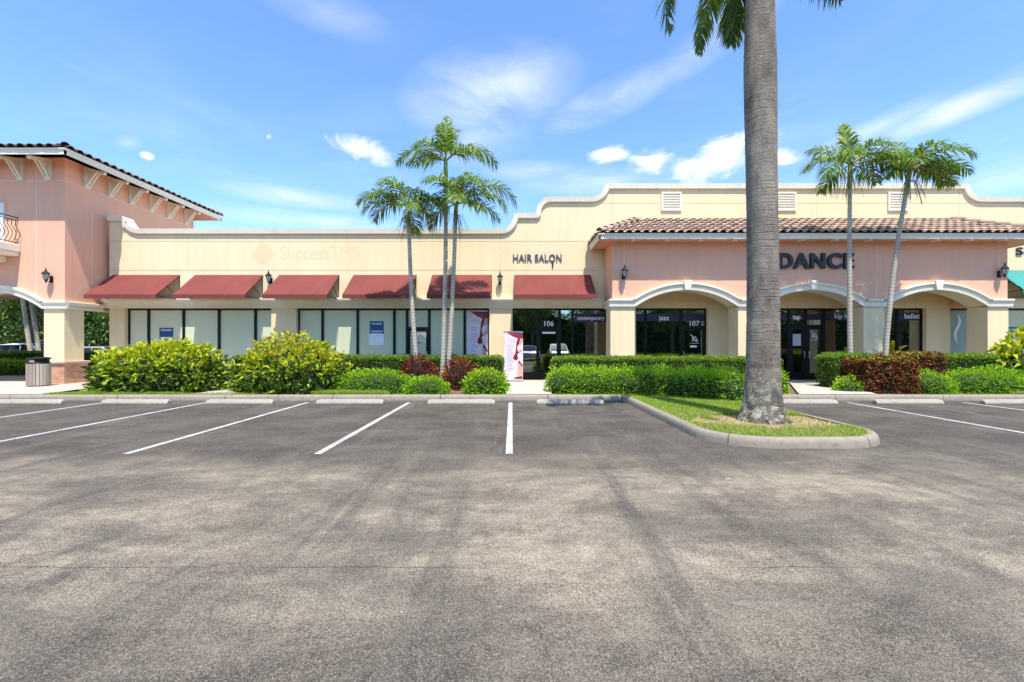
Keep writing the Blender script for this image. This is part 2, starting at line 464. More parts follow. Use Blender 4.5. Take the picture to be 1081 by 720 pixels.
M['red'] = leafmat('copper_leaf', [(0, (0.035, 0.013, 0.011)), (.5, (0.152, 0.025, 0.018)), (.85, (0.320, 0.053, 0.028)), (1, (0.480, 0.125, 0.044))], .2)
M['rust'] = leafmat('rust_leaf', [(0, (0.070, 0.020, 0.010)), (.4, (0.238, 0.062, 0.022)), (.8, (0.420, 0.150, 0.035)), (1, (0.420, 0.275, 0.050))], .2)
M['croton_y'] = leafmat('croton_yellow', [(0, (.36, .44, .012)), (.6, (.55, .58, .02)), (1, (.70, .68, .05))], .34, .5)
M['croton_m'] = leafmat('croton_mottled', [(0, (.14, .27, .012)), (.6, (.30, .44, .018)), (1, (.46, .54, .025))], .3, .5)
M['croton_d'] = leafmat('croton_dark', [(0, (.025, .058, .012)), (.6, (.065, .13, .018)), (1, (.12, .20, .03))], .28, .45)
M['croton_o'] = leafmat('croton_orange', [(0, (.40, .28, .02)), (1, (.52, .42, .04))], .3, .4)
M['tree_leaf'] = leafmat('tree_leaf', [(0, (0.037, 0.093, 0.020)), (.6, (0.099, 0.187, 0.034)), (1, (0.221, 0.323, 0.056))], .3)
M['core'] = flat('dark_foliage_core', (.018, .034, .010), .95, .4, 12)  # shade deep inside foliage, put into the colour of the solid cores
M['red_core'] = flat('dark_red_core', (.030, .014, .010), .95, .4, 12)  # same painted inner shade, for the copper-red plants
M['grass'] = leafmat('grass_blade', [(0, (.15, .28, .010)), (.6, (.30, .46, .025)), (.85, (.42, .50, .05)), (1, (.52, .46, .18))], .3)
M['grass_dry'] = leafmat('dry_grass_blade', [(0, (.30, .34, .06)), (.5, (.48, .42, .16)), (1, (.55, .44, .24))], .25)
# light and exposure
SUN_E, SKY_S, EXPO = 3.3, .15, 1.16
SKY_DUST, SKY_TINT, CLOUD = .3, (.66, .81, .97), (4.6, 4.65, 4.75)
# ------------------------------------------------------------------ the ground
KY = 12.65           # kerb face
WY = 17.9            # wall face of the long shop front
AY, AT = 16.5, .75   # arcade front and wall thickness
TY, TX = 16.3, -16.03  # tower front and its corner
ZB = .16             # walk level

def sheet(name, pts, z, mat, kind='structure', cuts=0):
    mb = MB().poly([(x, y, z) for x, y in pts])
    o = mb.build(name, mat); o['kind'] = kind; return o

sheet('ground', [(-900,-900),(900,-900),(900,900),(-900,900)], -.03, M['meadow'])
sheet('parking_lot', [(-70,-45),(70,-45),(70,KY+.1),(-70,KY+.1)], 0, M['asphalt'])
sheet('side_road', [(-70,30),(-14,30),(-14,52),(-70,52)], .0, M['asphalt'])
# planting bed behind the kerb, island lawn
sheet('planting_bed', [(-60,KY+.1),(60,KY+.1),(60,WY+10),(-60,WY+10)], .10, M['soil'])
IX0, IX1, IY = 3.05, 6.02, 6.78
def island_path(r=1.0, n=8):
    p = [(IX0, KY)]
    p.append((IX0, 9.5))
    for k in range(n+1):
        a = math.pi + k/n*math.pi/2
        p.append((IX0+r+r*math.cos(a), IY+r+r*math.sin(a)))
    for k in range(n+1):
        a = 1.5*math.pi + k/n*math.pi/2
        p.append((IX1-r+r*math.cos(a), IY+r+r*math.sin(a)))
    p += [(IX1, 9.5), (IX1, KY)]
    return p
IP = island_path()
def inset_path(path, d):
    P = [Vector((x, y)) for x, y in path]; r = []
    for i, p in enumerate(P):
        a = P[max(0, i-1)]; b = P[min(len(P)-1, i+1)]; t_ = (b-a).normalized(); r.append((p.x-t_.y*d, p.y+t_.x*d))
    return r
sheet('island_lawn', inset_path(IP, .13)[:-1] + [(IX1-.13, KY+.2), (IX0+.13, KY+.2)][:], .115, M['lawn_soil'])

def sweep(mb, path, prof, full=None, i0=0):
    """profile (u outward-left of travel = inside, z) swept along a flat path"""
    n = len(prof); P = [Vector((x, y, 0)) for x, y in path]; vs = []
    Q = [Vector((x, y, 0)) for x, y in full] if full else P
    for i, p in enumerate(P):
        j = i+i0
        d0 = (Q[j]-Q[j-1]).normalized() if j else (Q[1]-Q[0]).normalized()
        d1 = (Q[j+1]-Q[j]).normalized() if j < len(Q)-1 else d0
        n0 = Vector((-d0.y, d0.x, 0)); n1 = Vector((-d1.y, d1.x, 0))
        m = (n0+n1).normalized(); m = m / max(.4, m.dot(n0))
        for u, z in prof: vs.append((p.x+m.x*u, p.y+m.y*u, z))
    fs = []
    for i in range(len(P)-1):
        for k in range(n):
            fs.append((i*n+k, i*n+(k+1) % n, (i+1)*n+(k+1) % n, (i+1)*n+k))
    fs.append(tuple(range(n-1, -1, -1))); b = (len(P)-1)*n; fs.append(tuple(range(b, b+n)))
    return mb.add(vs, fs)
KP = [(0, -.05), (.012, .07), (.03, .125), (.06, .147), (.11, .152), (.16, .150), (.17, -.05)]
def kerb_run(x0, x1):
    mb = MB(); x = x0
    while x < x1 - .05:
        e = min(x+3.0, x1)
        sweep(mb, [(x+.008, KY), (e-.008, KY)], KP)
        x = e
    o = mb.build('kerb', M['kerb'], smooth=True); o['kind'] = 'structure'
kerb_run(-44, IX0-.003); kerb_run(IX1+.003, 42)
def resample(path, step):
    P = [Vector((x, y, 0)) for x, y in path]; out = [P[0]]
    for a, b in zip(P, P[1:]):
        k = max(1, int((b-a).length/step)); out += [a.lerp(b, (i+1)/k) for i in range(k)]
    return [(p.x, p.y) for p in out]
RP = resample(IP, .12); mb = MB()
brks = [0, 26, 50, 63, 76, len(RP)-1]
prevb = 0
for bk in [22, 44, 58, 74, 96, len(RP)-1]:
    bk = min(bk, len(RP)-1)
    if bk > prevb: sweep(mb, [tuple(a_*.9+b_*.1 for a_, b_ in zip(RP[prevb], RP[prevb+1]))] + RP[prevb+1:bk+1], KP, RP, prevb)
    prevb = bk
o = mb.build('island_kerb', M['kerb'], smooth=True); o['kind'] = 'structure'

# concrete walks
def walk(pts, z=ZB): sheet('sidewalk', pts, z, M['concrete'])
walk([(-40, KY+.172), (-13.3, KY+.172), (-13.6, 14.6), (-12.7, 16.7), (20, 16.7), (20, WY+.3), (-15.6, WY+.3), (-15.6, 24), (-40, 24)])
walk([(-.16, KY+.172), (1.12, KY+.172), (1.35, 16.71), (-.20, 16.71)], ZB+.002)
walk([(8.1, KY+.172), (10.3, KY+.172), (11.9, 16.71), (10.2, 16.71)], ZB+.002)
walk([(-9.05, KY+.172), (-7.95, KY+.172), (-7.95, 16.71), (-9.05, 16.71)], ZB+.002)
jm = MB()
for x in [-38+1.5*i for i in range(17)]: jm.box(x, x+.012, KY+.18, 16.6, ZB+.0005, ZB+.003)
for y in (14.3, 15.8): jm.box(-40, -13.6, y, y+.012, ZB+.0005, ZB+.0032)
for y in (14.2, 15.5): jm.box(-.17, 1.2, y, y+.012, ZB+.0005, ZB+.0055)
o = jm.build('sidewalk_joint', M['groove']); o['kind'] = 'structure'
# lawn strips with grass on them are built with the plants

# painted stall lines
for x in [-.04-2.72*i for i in range(9)] + [9.0, 12.1, 15.1, 18.1]:
    h = .05
    n = 24; y0, y1 = 6.45, 12.2
    mb = MB()
    for k in range(n):
        a, b = y0+(y1-y0)*k/n, y0+(y1-y0)*(k+1)/n
        mb.poly([(x-h, a, .004), (x+h, a, .004), (x+h, b, .004), (x-h, b, .004)])
    o = mb.build('parking_line', M['line']); o['kind'] = 'structure'

# wheel stops
stop_labels = {
 -12.6: 'worn concrete wheel stop in the farthest left stall, nearest the slatted litter bin',
 -9.83: 'concrete wheel stop in front of the large yellow-green bush beside the tower',
 -7.1: 'concrete wheel stop in front of the gap between the two big yellow bushes',
 -4.23: 'concrete wheel stop before the small bright grass patch and lime ground cover',
 -1.32: 'concrete wheel stop before the twin palm trunks, left of the salon walk',
 1.52: 'concrete wheel stop before the salon walk, beside the grassy island',
 7.6: 'concrete wheel stop just beyond the big grey palm trunk, at the slanting walk',
 10.37: 'concrete wheel stop with a dark end in front of the copper-red hedge',
 13.16: 'concrete wheel stop with a dark end at the far right edge'}
g0 = None
def stop_mesh():
    mb = MB(); L = .87
    prof = [(-.085, .0), (-.085, .045), (-.045, .118), (.045, .118), (.085, .045), (.085, 0)]
    rings = []
    for x, k in ((-L, .80), (-L+.09, 1), (L-.09, 1), (L, .80)):
        rings.append([(x, u, z*k) for u, z in prof])
    vs = [p for r in rings for p in r]; fs = []
    for i in range(3):
        for j in range(6): fs.append((i*6+j, i*6+(j+1) % 6, (i+1)*6+(j+1) % 6, (i+1)*6+j))
    fs += [(5,4,3,2,1,0), (18,19,20,21,22,23)]
    mb.add(vs, fs); return mb
for i, (x, lab) in enumerate(stop_labels.items()):
    if g0 is None:
        o = g0 = stop_mesh().build('wheel_stop', M['stop'], bevel=.008)
    else:
        o = g0.copy(); COL.objects.link(o)
    o.location = (x, 11.9 + .03*math.sin(i*3.1), .003); o.rotation_euler.z = .012*math.sin(i*5)
    tag(o, lab, 'wheel stop', 'concrete wheel stops along the kerb')

# ------------------------------------------------------------------ text
def text_obj(s, size, extrude, mat, name, parent=None, loc=(0,0,0), bold=0.0, center=True, sx=1.0, space=1.0, rx=math.pi/2):
    c = bpy.data.curves.new('txt', 'FONT'); c.body = s; c.size = size; c.extrude = extrude; c.offset = bold
    c.space_character = space; c.resolution_u = 4
    c.align_x = 'CENTER' if center else 'LEFT'
    t = bpy.data.objects.new('txt', c); COL.objects.link(t)
    dg = bpy.context.evaluated_depsgraph_get()
    me = bpy.data.meshes.new_from_object(t.evaluated_get(dg))
    bpy.data.objects.remove(t); bpy.data.curves.remove(c)
    me.transform(Matrix.Rotation(rx, 4, 'X') @ Matrix.Diagonal((sx, 1, 1, 1)))
    me.materials.clear(); me.materials.append(mat); me.name = name
    o = link(me, name, parent)
    b = base_of(parent) if parent is not None else Vector((0,0,0))
    o.location = Vector(loc) - b
    return o

# ------------------------------------------------------------------ arches
def arch_z(x, x0, x1, zs, rise):
    c = (x0+x1)/2; h = (x1-x0)/2
    if x <= x0 or x >= x1: return zs
    Rr = (h*h+rise*rise)/(2*rise)
    return zs + rise - Rr + math.sqrt(max(0, Rr*Rr-(x-c)**2))
def arch_samples(xa, xb, arches, n=22):
    xs = [xa]
    for x0, x1 in arches:
        xs += [x0+(x1-x0)*.5*(1-math.cos(math.pi*k/n)) for k in range(n+1)]
    xs.append(xb); return xs
def zprof(x, arches, zs, rise):
    for x0, x1 in arches:
        if x0 < x < x1: return arch_z(x, x0, x1, zs, rise)
    return zs
def arch_wall(mb, xa, xb, arches, zs, rise, ztop, y0, y1):
    xs = arch_samples(xa, xb, arches)
    vs = []
    for x in xs:
        z = zprof(x, arches, zs, rise)
        vs += [(x, y0, z), (x, y0, ztop), (x, y1, z), (x, y1, ztop)]
    fs = []
    for i in range(len(xs)-1):
        a, b = i*4, (i+1)*4
        fs += [(a, b, b+1, a+1), (a+2, a+3, b+3, b+2), (a, a+2, b+2, b), (a+1, b+1, b+3, a+3)]
    e = (len(xs)-1)*4
    fs += [(0, 1, 3, 2), (e, e+2, e+3, e+1)]
    mb.add(vs, fs)
def arch_lining(mb, arches, zs, rise, y0, y1, t=.02):
    for x0, x1 in arches:
        xs = arch_samples(x0, x1, [(x0, x1)])[1:-1]
        vs = []
        for x in xs:
            z = arch_z(x, x0, x1, zs, rise) - .003
            vs += [(x, y0-.003, z), (x, y1, z), (x, y1, z-t), (x, y0-.003, z-t)]
        fs = []
        for i in range(len(xs)-1):
            a, b = i*4, i*4+4
            fs += [(a, b, b+1, a+1), (a+1, b+1, b+2, a+2), (a+2, b+2, b+3, a+3), (a+3, b+3, b, a)]
        mb.add(vs, fs)
# moulding cross-section: (offset below/above spring line along the arch normal, projection)
MP = [(-.06, .0), (-.06, .075), (.015, .085), (.03, .06), (.09, .065), (.125, .105), (.155, .135), (.20, .135), (.215, .09), (.215, 0)]
def arch_moulding(mb, xa, xb, arches, zs, rise, y0):
    xs = arch_samples(xa, xb, arches)
    pts = [(x, zprof(x, arches, zs, rise)) for x in xs]
    # soften the springing into an ogee
    sm = []
    for i, (x, z) in enumerate(pts): sm.append(Vector((x, 0, z)))
    vs = []; n = len(MP)
    for i, p in enumerate(sm):
        a = sm[max(0, i-1)]; b = sm[min(len(sm)-1, i+1)]
        d = (b-a); d = d.normalized() if d.length > 1e-6 else Vector((1,0,0))
        nn = Vector((-d.z, 0, d.x))
        for u, w in MP: vs.append((p.x+nn.x*u, y0-w, p.z+nn.z*u))
    fs = []
    for i in range(len(sm)-1):
        for k in range(n): fs.append((i*n+k, i*n+(k+1) % n, (i+1)*n+(k+1) % n, (i+1)*n+k))
    fs.append(tuple(range(n-1, -1, -1))); e = (len(sm)-1)*n; fs.append(tuple(range(e, e+n)))
    mb.add(vs, fs)
def straight_moulding_y(mb, x0, sgn, ya, yb, zs):
    """the same moulding run back along a side face at x0, facing sgn*x"""
    n = len(MP); vs = []
    for y in (ya, yb):
        for u, w in MP: vs.append((x0+sgn*w, y, zs+u))
    fs = [(k, (k+1) % n, n+(k+1) % n, n+k) for k in range(n)] + [tuple(range(n-1, -1, -1)), tuple(range(n, 2*n))]
    mb.add(vs, fs)

# ------------------------------------------------------------------ barrel tile slope
def tiles(mb, O, U, V, width, rows, in0=0.0, in1=0.0, tw=.30, tl=.40, r=.105):
    """O eave start corner, U unit along eave, V unit up the slope; hip insets in0/in1 = eave length lost per metre of slope at each end"""
    O, U, V = Vector(O), Vector(U), Vector(V); Nn = U.cross(V).normalized()
    if Nn.z < 0: Nn = -Nn
    seg = 6
    for j in range(rows):
        s0, s1 = j*tl*.86, j*tl*.86 + tl
        a0 = in0*(s0+s1)/2; a1 = width - in1*(s0+s1)/2
        n = int(round(width/tw))
        for i in range(n):
            c = (i+.5)*width/n
            if c < a0-.02 or c > a1+.02: continue
            jx = random.uniform(-.006, .006); jz = random.uniform(-.004, .006)
            vs = []
            for s, rr, lift in ((s0 + random.uniform(-.008,.008), r, .052), (s1, r*.86, .012)):
                for q in (1.0, .84):
                    for k in range(seg+1):
                        a = math.pi*k/seg
                        vs.append(O + V*s + U*(c+jx-rr*q*math.cos(a)) + Nn*(lift+jz+rr*q*.66*math.sin(a)))
            m = seg+1; fs = []
            for k in range(seg):
                fs += [(k, k+1, 2*m+k+1, 2*m+k), (m+k+1, m+k, 3*m+k, 3*m+k+1), (k+1, k, m+k, m+k+1), (2*m+k, 2*m+k+1, 3*m+k+1, 3*m+k)]
            mb.add(vs, fs)
        # pans between the barrels
        for i in range(n+1):
            c = i*width/n
            if c < a0-.05 or c > a1+.05: continue
            w = tw*.30; vs = []
            for s, lift in ((s0, .030), (s1, -.008)):
                vs += [O+V*s+U*(c-w)+Nn*(lift+.035), O+V*s+U*c+Nn*lift, O+V*s+U*(c+w)+Nn*(lift+.035)]
            mb.add(vs, [(0,1,4,3), (1,2,5,4)])
def ridge(mb, a, b, r=.12, step=.36):
    a, b = Vector(a), Vector(b); d = b-a; L = d.length; d.normalize()
    side = d.cross(Vector((0,0,1))).normalized(); up = side.cross(d).normalized()
    n = max(1, int(L/step))
    for i in range(n):
        s0 = i*L/n; s1 = s0 + L/n*1.12; vs = []; seg = 6
        for s, rr, lf in ((s0, r, .03), (s1, r*.85, 0)):
            for k in range(seg+1):
                an = math.pi*k/seg
                vs.append(a+d*s+side*(rr*math.cos(an))+up*(lf+rr*math.sin(an)))
        m = seg+1
        mb.add(vs, [(k, k+1, m+k+1, m+k) for k in range(seg)])

def fascia_prof(mb, p0, p1, out, z0, z1):
    """board with a small stepped crown along the eave; out = outward unit (2-D)"""
    p0, p1, o = Vector((*p0, 0)), Vector((*p1, 0)), Vector((*out, 0))
    prof = [(-.05, z0), (0, z0), (0, z0+(z1-z0)*.62), (.02, z0+(z1-z0)*.66), (.045, z0+(z1-z0)*.86), (.045, z1), (-.05, z1)]
    n = len(prof); vs = []
    d = (p1-p0).normalized()
    for p, e in ((p0, -1), (p1, 1)):
        for w, z in prof: q = p + o*w + d*(e*max(0, w)); vs.append((q.x, q.y, z))
    mb.add(vs, [(k, (k+1) % n, n+(k+1) % n, n+k) for k in range(n)] + [tuple(range(n-1, -1, -1)), tuple(range(n, 2*n))])

# ------------------------------------------------------------------ long cream shop building
shop = thing('shop_building', (2, WY, 0), 'long low cream shop building with curved white-capped parapet and awning-shaded shop windows', 'building')
ZS, ZH = .17, 3.0       # sill / head of the glazing
XL, XR = -15.85, 26.0
GY = WY+.22             # glazing plane
# parapet outline (left to right, top of cap)
def arc(cx, cz, rx, rz, a0, a1, n=8):
    return [(cx+rx*math.cos(R(a0+(a1-a0)*k/n)), cz+rz*math.sin(R(a0+(a1-a0)*k/n))) for k in range(n+1)]
half = ([(-.41, 6.10)] + arc(-.41, 6.71, .48, .61, 270, 345, 7)[1:] + [(.12, 6.71), (.93, 6.71)] +
        arc(1.52, 6.73, .57, .62, 180, 90, 8) + [(3.10, 7.35)] + arc(3.10, 7.87, .55, .52, 270, 345, 7)[1:] + [(3.70, 7.87)])
mir = [(21.56-x, z) for x, z in reversed(half)]
left = [(XL, 6.60), (-15.32, 6.60)] + arc(-15.32, 6.33, .20, .27, 90, 15, 5)[1:] + arc(-14.62, 6.52, .50, .42, 195, 270, 7) 
OUT = left + half + mir + [(XR, 6.10)]
OUT = [(x, z) for i, (x, z) in enumerate(OUT) if i == 0 or x > OUT[i-1][0]-1e-4]
CT = .19
def inset_down(o, t):
    P = [Vector((x, 0, z)) for x, z in o]; r = []
    for i, p in enumerate(P):
        a = P[max(0, i-1)]; b = P[min(len(P)-1, i+1)]; d0 = (p-a); d1 = (b-p)
        d0 = d0.normalized() if d0.length > 1e-6 else d1.normalized(); d1 = d1.normalized() if d1.length > 1e-6 else d0
        n = Vector((d0.z, 0, -d0.x)) + Vector((d1.z, 0, -d1.x)); n.normalize()
        k = t/max(.5, n.dot(Vector((d0.z, 0, -d0.x))))
        q = p + n*k; r.append((q.x, q.z))
    r[0] = (o[0][0], o[0][1]-t); r[-1] = (o[-1][0], o[-1][1]-t)
    return r
INN = inset_down(OUT, CT)
# wall: strip from ZH-level up to the inner outline + piers below; openings are (x0, x1)
openings = [(-15.26, -9.48), (-8.50, -.90), (.02, 3.95), (4.88, 7.72), (9.92, 13.98), (14.85, 16.32), (17.25, 18.75), (19.25, 25.2)]
mb = MB()
wall_top = [INN[0]]
for p_ in INN[1:]:
    if p_[0] > wall_top[-1][0]+1e-3: wall_top.append(p_)
vs = []; 
for x, z in wall_top: vs += [(x, WY, ZH), (x, WY, z-.004), (x, WY+.30, ZH), (x, WY+.30, z-.004)]
fs = []
for i in range(len(wall_top)-1):
    a, b = i*4, i*4+4
    fs += [(a, b, b+1, a+1), (a+2, a+3, b+3, b+2), (a, a+2, b+2, b), (a+1, b+1, b+3, a+3)]
e = (len(wall_top)-1)*4; fs += [(0, 1, 3, 2), (e, e+2, e+3, e+1)]
mb.add(vs, fs)
xs = [XL] + [v for o_ in openings for v in o_] + [XR]
for a, b in zip(xs[::2], xs[1::2]): mb.box(a, b, WY, WY+.30, .05, ZH)
wall_o = mb.build('wall', M['cream'], shop)
# cap
mb = MB(); vs = []
for (x, z), (x2, z2) in zip(OUT, INN):
    vs += [(x2, WY-.085, z2), (x, WY-.115, z), (x, WY+.36, z), (x2, WY+.34, z2), (x2, WY-.06, z2)]
fs = []
for i in range(len(OUT)-1):
    a, b = i*5, i*5+5
    for k in range(5): fs.append((a+k, a+(k+1) % 5, b+(k+1) % 5, b+k))
fs += [(4,3,2,1,0)]; e = (len(OUT)-1)*5; fs.append(tuple(e+k for k in range(5)))
mb.add(vs, fs); mb.build('parapet_cap', M['cap'], shop, smooth=True)
# roof and other sides
mb = MB(); mb.box(XL, XR, WY+.37, 30, 5.6, 5.75); mb.build('roof', M['concrete'], shop)
mb = MB(); mb.box(XL, XL+.25, WY+.37, 30, .05, 5.58); mb.box(XR-.25, XR, WY+.37, 30, .05, 5.58); mb.box(XL+.26, XR-.26, 29.7, 30, .05, 5.58); mb.build('side_wall', M['cream'], shop)
# joints on the stucco
mb = MB()
for z in (5.62+.0, 4.48):
    mb.box(XL+.05, 3.5, WY-.004, WY+.01, z, z+.022)
    mb.box(18.05, XR-.05, WY-.004, WY+.01, z, z+.022)
mb.box(3.5, 18.05, WY-.004, WY+.01, 7.12, 7.142)
for x in (-12.75, -6.5, -.47, 3.95, 9.4, 12.0, 17.6): 
    zt = 5.9 if x < 0 else 7.6
    mb.box(x, x+.018, WY-.0035, WY+.01, 4.35, zt)
mb.build('wall_joint', M['groove'], shop)
# cornice over the shop windows
def cornice(mb, x0, x1, y0=WY):
    prof = [(0, 2.985), (-.05, 2.985), (-.06, 3.05), (-.085, 3.11), (-.14, 3.20), (-.20, 3.26), (-.215, 3.28), (-.215, 3.36), (-.20, 3.375), (0, 3.40)]
    mb.prism(prof, lambda u, v, t: (t, y0+u-.001, v), x0, x1)
for xa_, xb_ in ((-16.0, 3.58), (18.05, 25.5)):
    mb = MB(); cornice(mb, xa_, xb_); mb.build('cornice', M['trim'], shop, smooth=True)
# recessed soffit/jamb linings
BK = M['black_metal']
def storefront(x0, x1, mulls, door=None, doors2=None, pane='glass', transom=None, sill=.30, panes=None, name='storefront_window', rail=None):
    """dark frame with mullions; door=(xa, xb, head) ; returns the frame object"""
    mb = MB(); w = .10; y0, y1 = GY-.05, GY+.05
    mb.box(x0, x1, y0, y1, ZH-.075, ZH-.002)
    spans = []
    dz = [] if door is None else [door]
    cut = sorted(mulls)
    for i, m in enumerate([x0+.03]+cut+[x1-.03]):
        hw_ = .03 if i in (0, len(cut)+1) else w/2
        mb.box(m-hw_, m+hw_, y0, y1, ZS+.01, ZH-.075)
    xs = [x0]+cut+[x1]
    bays = list(zip(xs, xs[1:]))
    for a, b in bays:
        isd = door is not None and a >= door[0]-.03 and b <= door[1]+.03
        if isd: mb.box(a+w/2, b-w/2, y0, y1, door[2], door[2]+.06)
        else:
            mb.box(a+w/2, b-w/2, y0, y1, ZS+.01, ZS+sill)
            if transom: mb.box(a+w/2, b-w/2, y0, y1, transom, transom+.05)
    f = mb.build(name, BK, shop, bevel=.006)
    for i, (a, b) in enumerate(bays):
        isd = door is not None and a >= door[0]-.03 and b <= door[1]+.03
        pm = M[(panes or {}).get(i, pane)]
        if isd: zz = [(door[2]+.05, ZH-.07)]
        else: zz = [(ZS+sill-.01, ZH-.07)]
        for z0, z1 in zz:
            p = MB().box(a+w/2-.01, b-w/2+.01, GY-.006, GY+.006, z0, z1).build('pane', pm, f)
    return f
def glass_door(xa, xb, head, pm='glass', hinge=1, kick=.25, stile=.10, handle=True):
    mb = MB(); y0, y1 = GY-.035, GY+.02
    mb.box(xa+.03, xa+.03+stile, y0, y1, ZS+.015, head-.005); mb.box(xb-.03-stile, xb-.03, y0, y1, ZS+.015, head-.005)
    mb.box(xa+.03+stile, xb-.03-stile, y0, y1, ZS+.015, ZS+kick); mb.box(xa+.03+stile, xb-.03-stile, y0, y1, head-.12, head-.005)
    d = mb.build('door', BK, shop, bevel=.006)
    MB().box(xa+.03+stile-.01, xb-.03-stile+.01, GY-.012, GY-.004, ZS+kick-.01, head-.11).build('pane', M[pm], d)
    if handle:
        hx = xa+.03+stile*.55 if hinge > 0 else xb-.03-stile*.55
        h = MB(); pts = [(hx, y0-.002, 1.02), (hx, y0-.055, 1.04), (hx, y0-.065, 1.16), (hx, y0-.055, 1.28), (hx, y0-.002, 1.30)]
        h.tube(pts, .013, 8).build('handle', M['steel'], d, smooth=True)
    return d
M['steel'] = flat('brushed_steel', (.62, .62, .60), .3, .05, metal=1)
g = 26.6
X = lambda px, s=g: (px-540)/s
# first window run (frosted)
w1 = storefront(-15.26, -9.48, [X(155.5), X(192.5), X(230), X(268.5)], pane='frost')
w2 = storefront(-8.50, -.90, [X(339.5), X(376.7), X(415.5), X(429), X(452.5), X(490)], door=(X(429), X(452.5), 2.20), pane='frost', panes={6: 'frost'})
glass_door(X(429), X(452.5), 2.20, 'frost', -1)
w3 = storefront(.02, 3.95, [X(567), X(590.5), X(604)], door=(X(567), X(590.5), 2.22))
glass_door(X(567), X(590.5), 2.22, hinge=1, stile=.09)
w4 = storefront(4.88, 7.72, [X(681.5), X(719)], door=(X(719), 7.73, 2.24))
glass_door(X(719), 7.70, 2.24, hinge=1)
w5 = storefront(9.92, 13.98, [X(833), X(851), X(870)], door=(X(833), X(870), 2.28))
glass_door(X(833), X(851.2), 2.28, hinge=-1, stile=.13); glass_door(X(850.8), X(870), 2.28, hinge=1, stile=.13)
w6 = storefront(14.85, 16.32, [X(948)])
w7 = storefront(17.25, 18.75, [], pane='frost_green', sill=.12)
w8 = storefront(19.25, 25.2, [20.9, 22.3, 23.7], pane='frost')
# rooms behind the clear glass
mb = MB(); mb.box(-.3, 16.9, 23.2, 23.35, ZS, 3.4); mb.box(-.4, -.31, GY+.2, 23.2, ZS, 3.4); mb.box(16.6, 16.7, GY+.2, 23.2, ZS, 3.4); mb.box(4.3, 4.42, GY+.2, 23.2, ZS, 3.4); mb.box(8.7, 8.82, GY+.2, 23.2, ZS, 3.4); mb.box(-.3, 16.6, WY+.31, 23.2, 3.42, 3.5)
mb.build('interior_wall', M['interior'], shop)
mb = MB(); mb.box(-.3, 16.6, GY-.1, 23.2, .06, ZS-.002); mb.build('interior_floor', M['interior_floor'], shop)
# lettering bands and words on the dance windows
def vinyl(f, x0, x1, z0, z1): return MB().box(x0, x1, GY-.0095, GY-.0065, z0, z1).build('vinyl_band', M['vinyl'], f)
def word(f, s, px, py, size, mat='white', name='window_lettering', bold=.006, dy=-.013, sx=1.0):
    s_ = 480/(GY+dy); zz = 1.55+(364-py)/s_
    return text_obj(s, size, .0015, M[mat], name, f, ((px-540)/s_, GY+dy-.002, zz-size*.35), bold, sx=sx)
zt = lambda py: 1.55+(364-py)/g
vinyl(w3, X(606), X(641), zt(340), zt(331)); vinyl(w4, 4.94, X(718), zt(339), zt(331)); vinyl(w5, 9.98, X(832), zt(338), zt(331)); vinyl(w5, X(871), 13.92, zt(338), zt(331)); vinyl(w6, X(950), 16.26, zt(338), zt(330.5))
vinyl(w4, X(720), 7.66, zt(339), zt(331)); vinyl(w5, X(834), X(869), zt(338), zt(331))
word(w3, 'contemporary', 623, 335.5, .235, bold=.004, sx=.80); word(w3, '106', 578.4, 341.5, .29, bold=.006)
word(w4, 'jazz', 700.5, 335.5, .27, bold=.005); word(w4, '107', 732, 341.5, .29, bold=.006)
word(w5, 'tap', 840.5, 334.5, .25, bold=.008); word(w5, '108', 859.5, 340.5, .27, 'cream_vinyl', bold=.010) if 0 else None
M['cream_vinyl'] = flat('cream_vinyl', (.72, .68, .42), .5, .04)
word(w5, '108', 859.5, 340.5, .29, 'cream_vinyl', bold=.006)
word(w5, 'hip hop', 891, 333.5, .27, bold=.005); word(w6, 'ballet', 962, 333.5, .28, bold=.005)
# door decals: a small dancer-like stroke mark with two bars of small print
def mark(f, px, py, k=1.0):
    mb = MB(); cx, cz = X(px), zt(py); y = GY-.045
    def st(pts, r): mb.tube([(cx+a*k, y, cz+b*k) for a, b in pts], r*k, 6)
    st([(-.13,.16),(-.06,.10),(-.04,0),(-.06,-.10)], .018); st([(-.04,.02),(.05,.09)], .018); st([(-.03,.0),(.06,-.09),(.15,-.10)], .022)
    st([(.06,.06),(.10,-.02),(.15,-.10)], .018)
    mb.box(cx-.16*k, cx+.20*k, y-.004, y+.004, cz-.19*k, cz-.175*k)
    return mb.build('door_decal', M['white'], f)
mark(w4, 732.5, 357.5); mark(w5, 859, 354)
MB().box(X(728.5), X(735.5), GY-.05, GY-.042, zt(366.8), zt(364.6)).build('notice', M['white'], w4)
MB().box(X(837), X(845.5), GY-.045, GY-.037, zt(365), zt(352.5)).build('notice', flat('grey_paper', (.50, .48, .50), .7, .08), w5)
MB().box(X(572), X(586), GY-.05, GY-.044, zt(352.3), zt(350.3)).build('notice', M['white'], w3)
# ribbon mark on the green frosted panel
mb = MB(); pts = []
for k in range(15):
    t = k/14; pts.append((X(1011)+.10*math.sin(t*6.0+.4)*(1 if 1 else 0)+.03*t, GY-.02, zt(332)+(zt(363)-zt(332))*t))
mb.tube(pts, [.012+.055*math.sin(math.pi*min(1, .08+k/15))**.8 for k in range(15)], 8)
o = mb.build('ribbon_mark', M['white'], w7, smooth=True); o.data.transform(Matrix.Diagonal((1, .12, 1, 1))); o.location.y += (GY-.02-WY)*.88
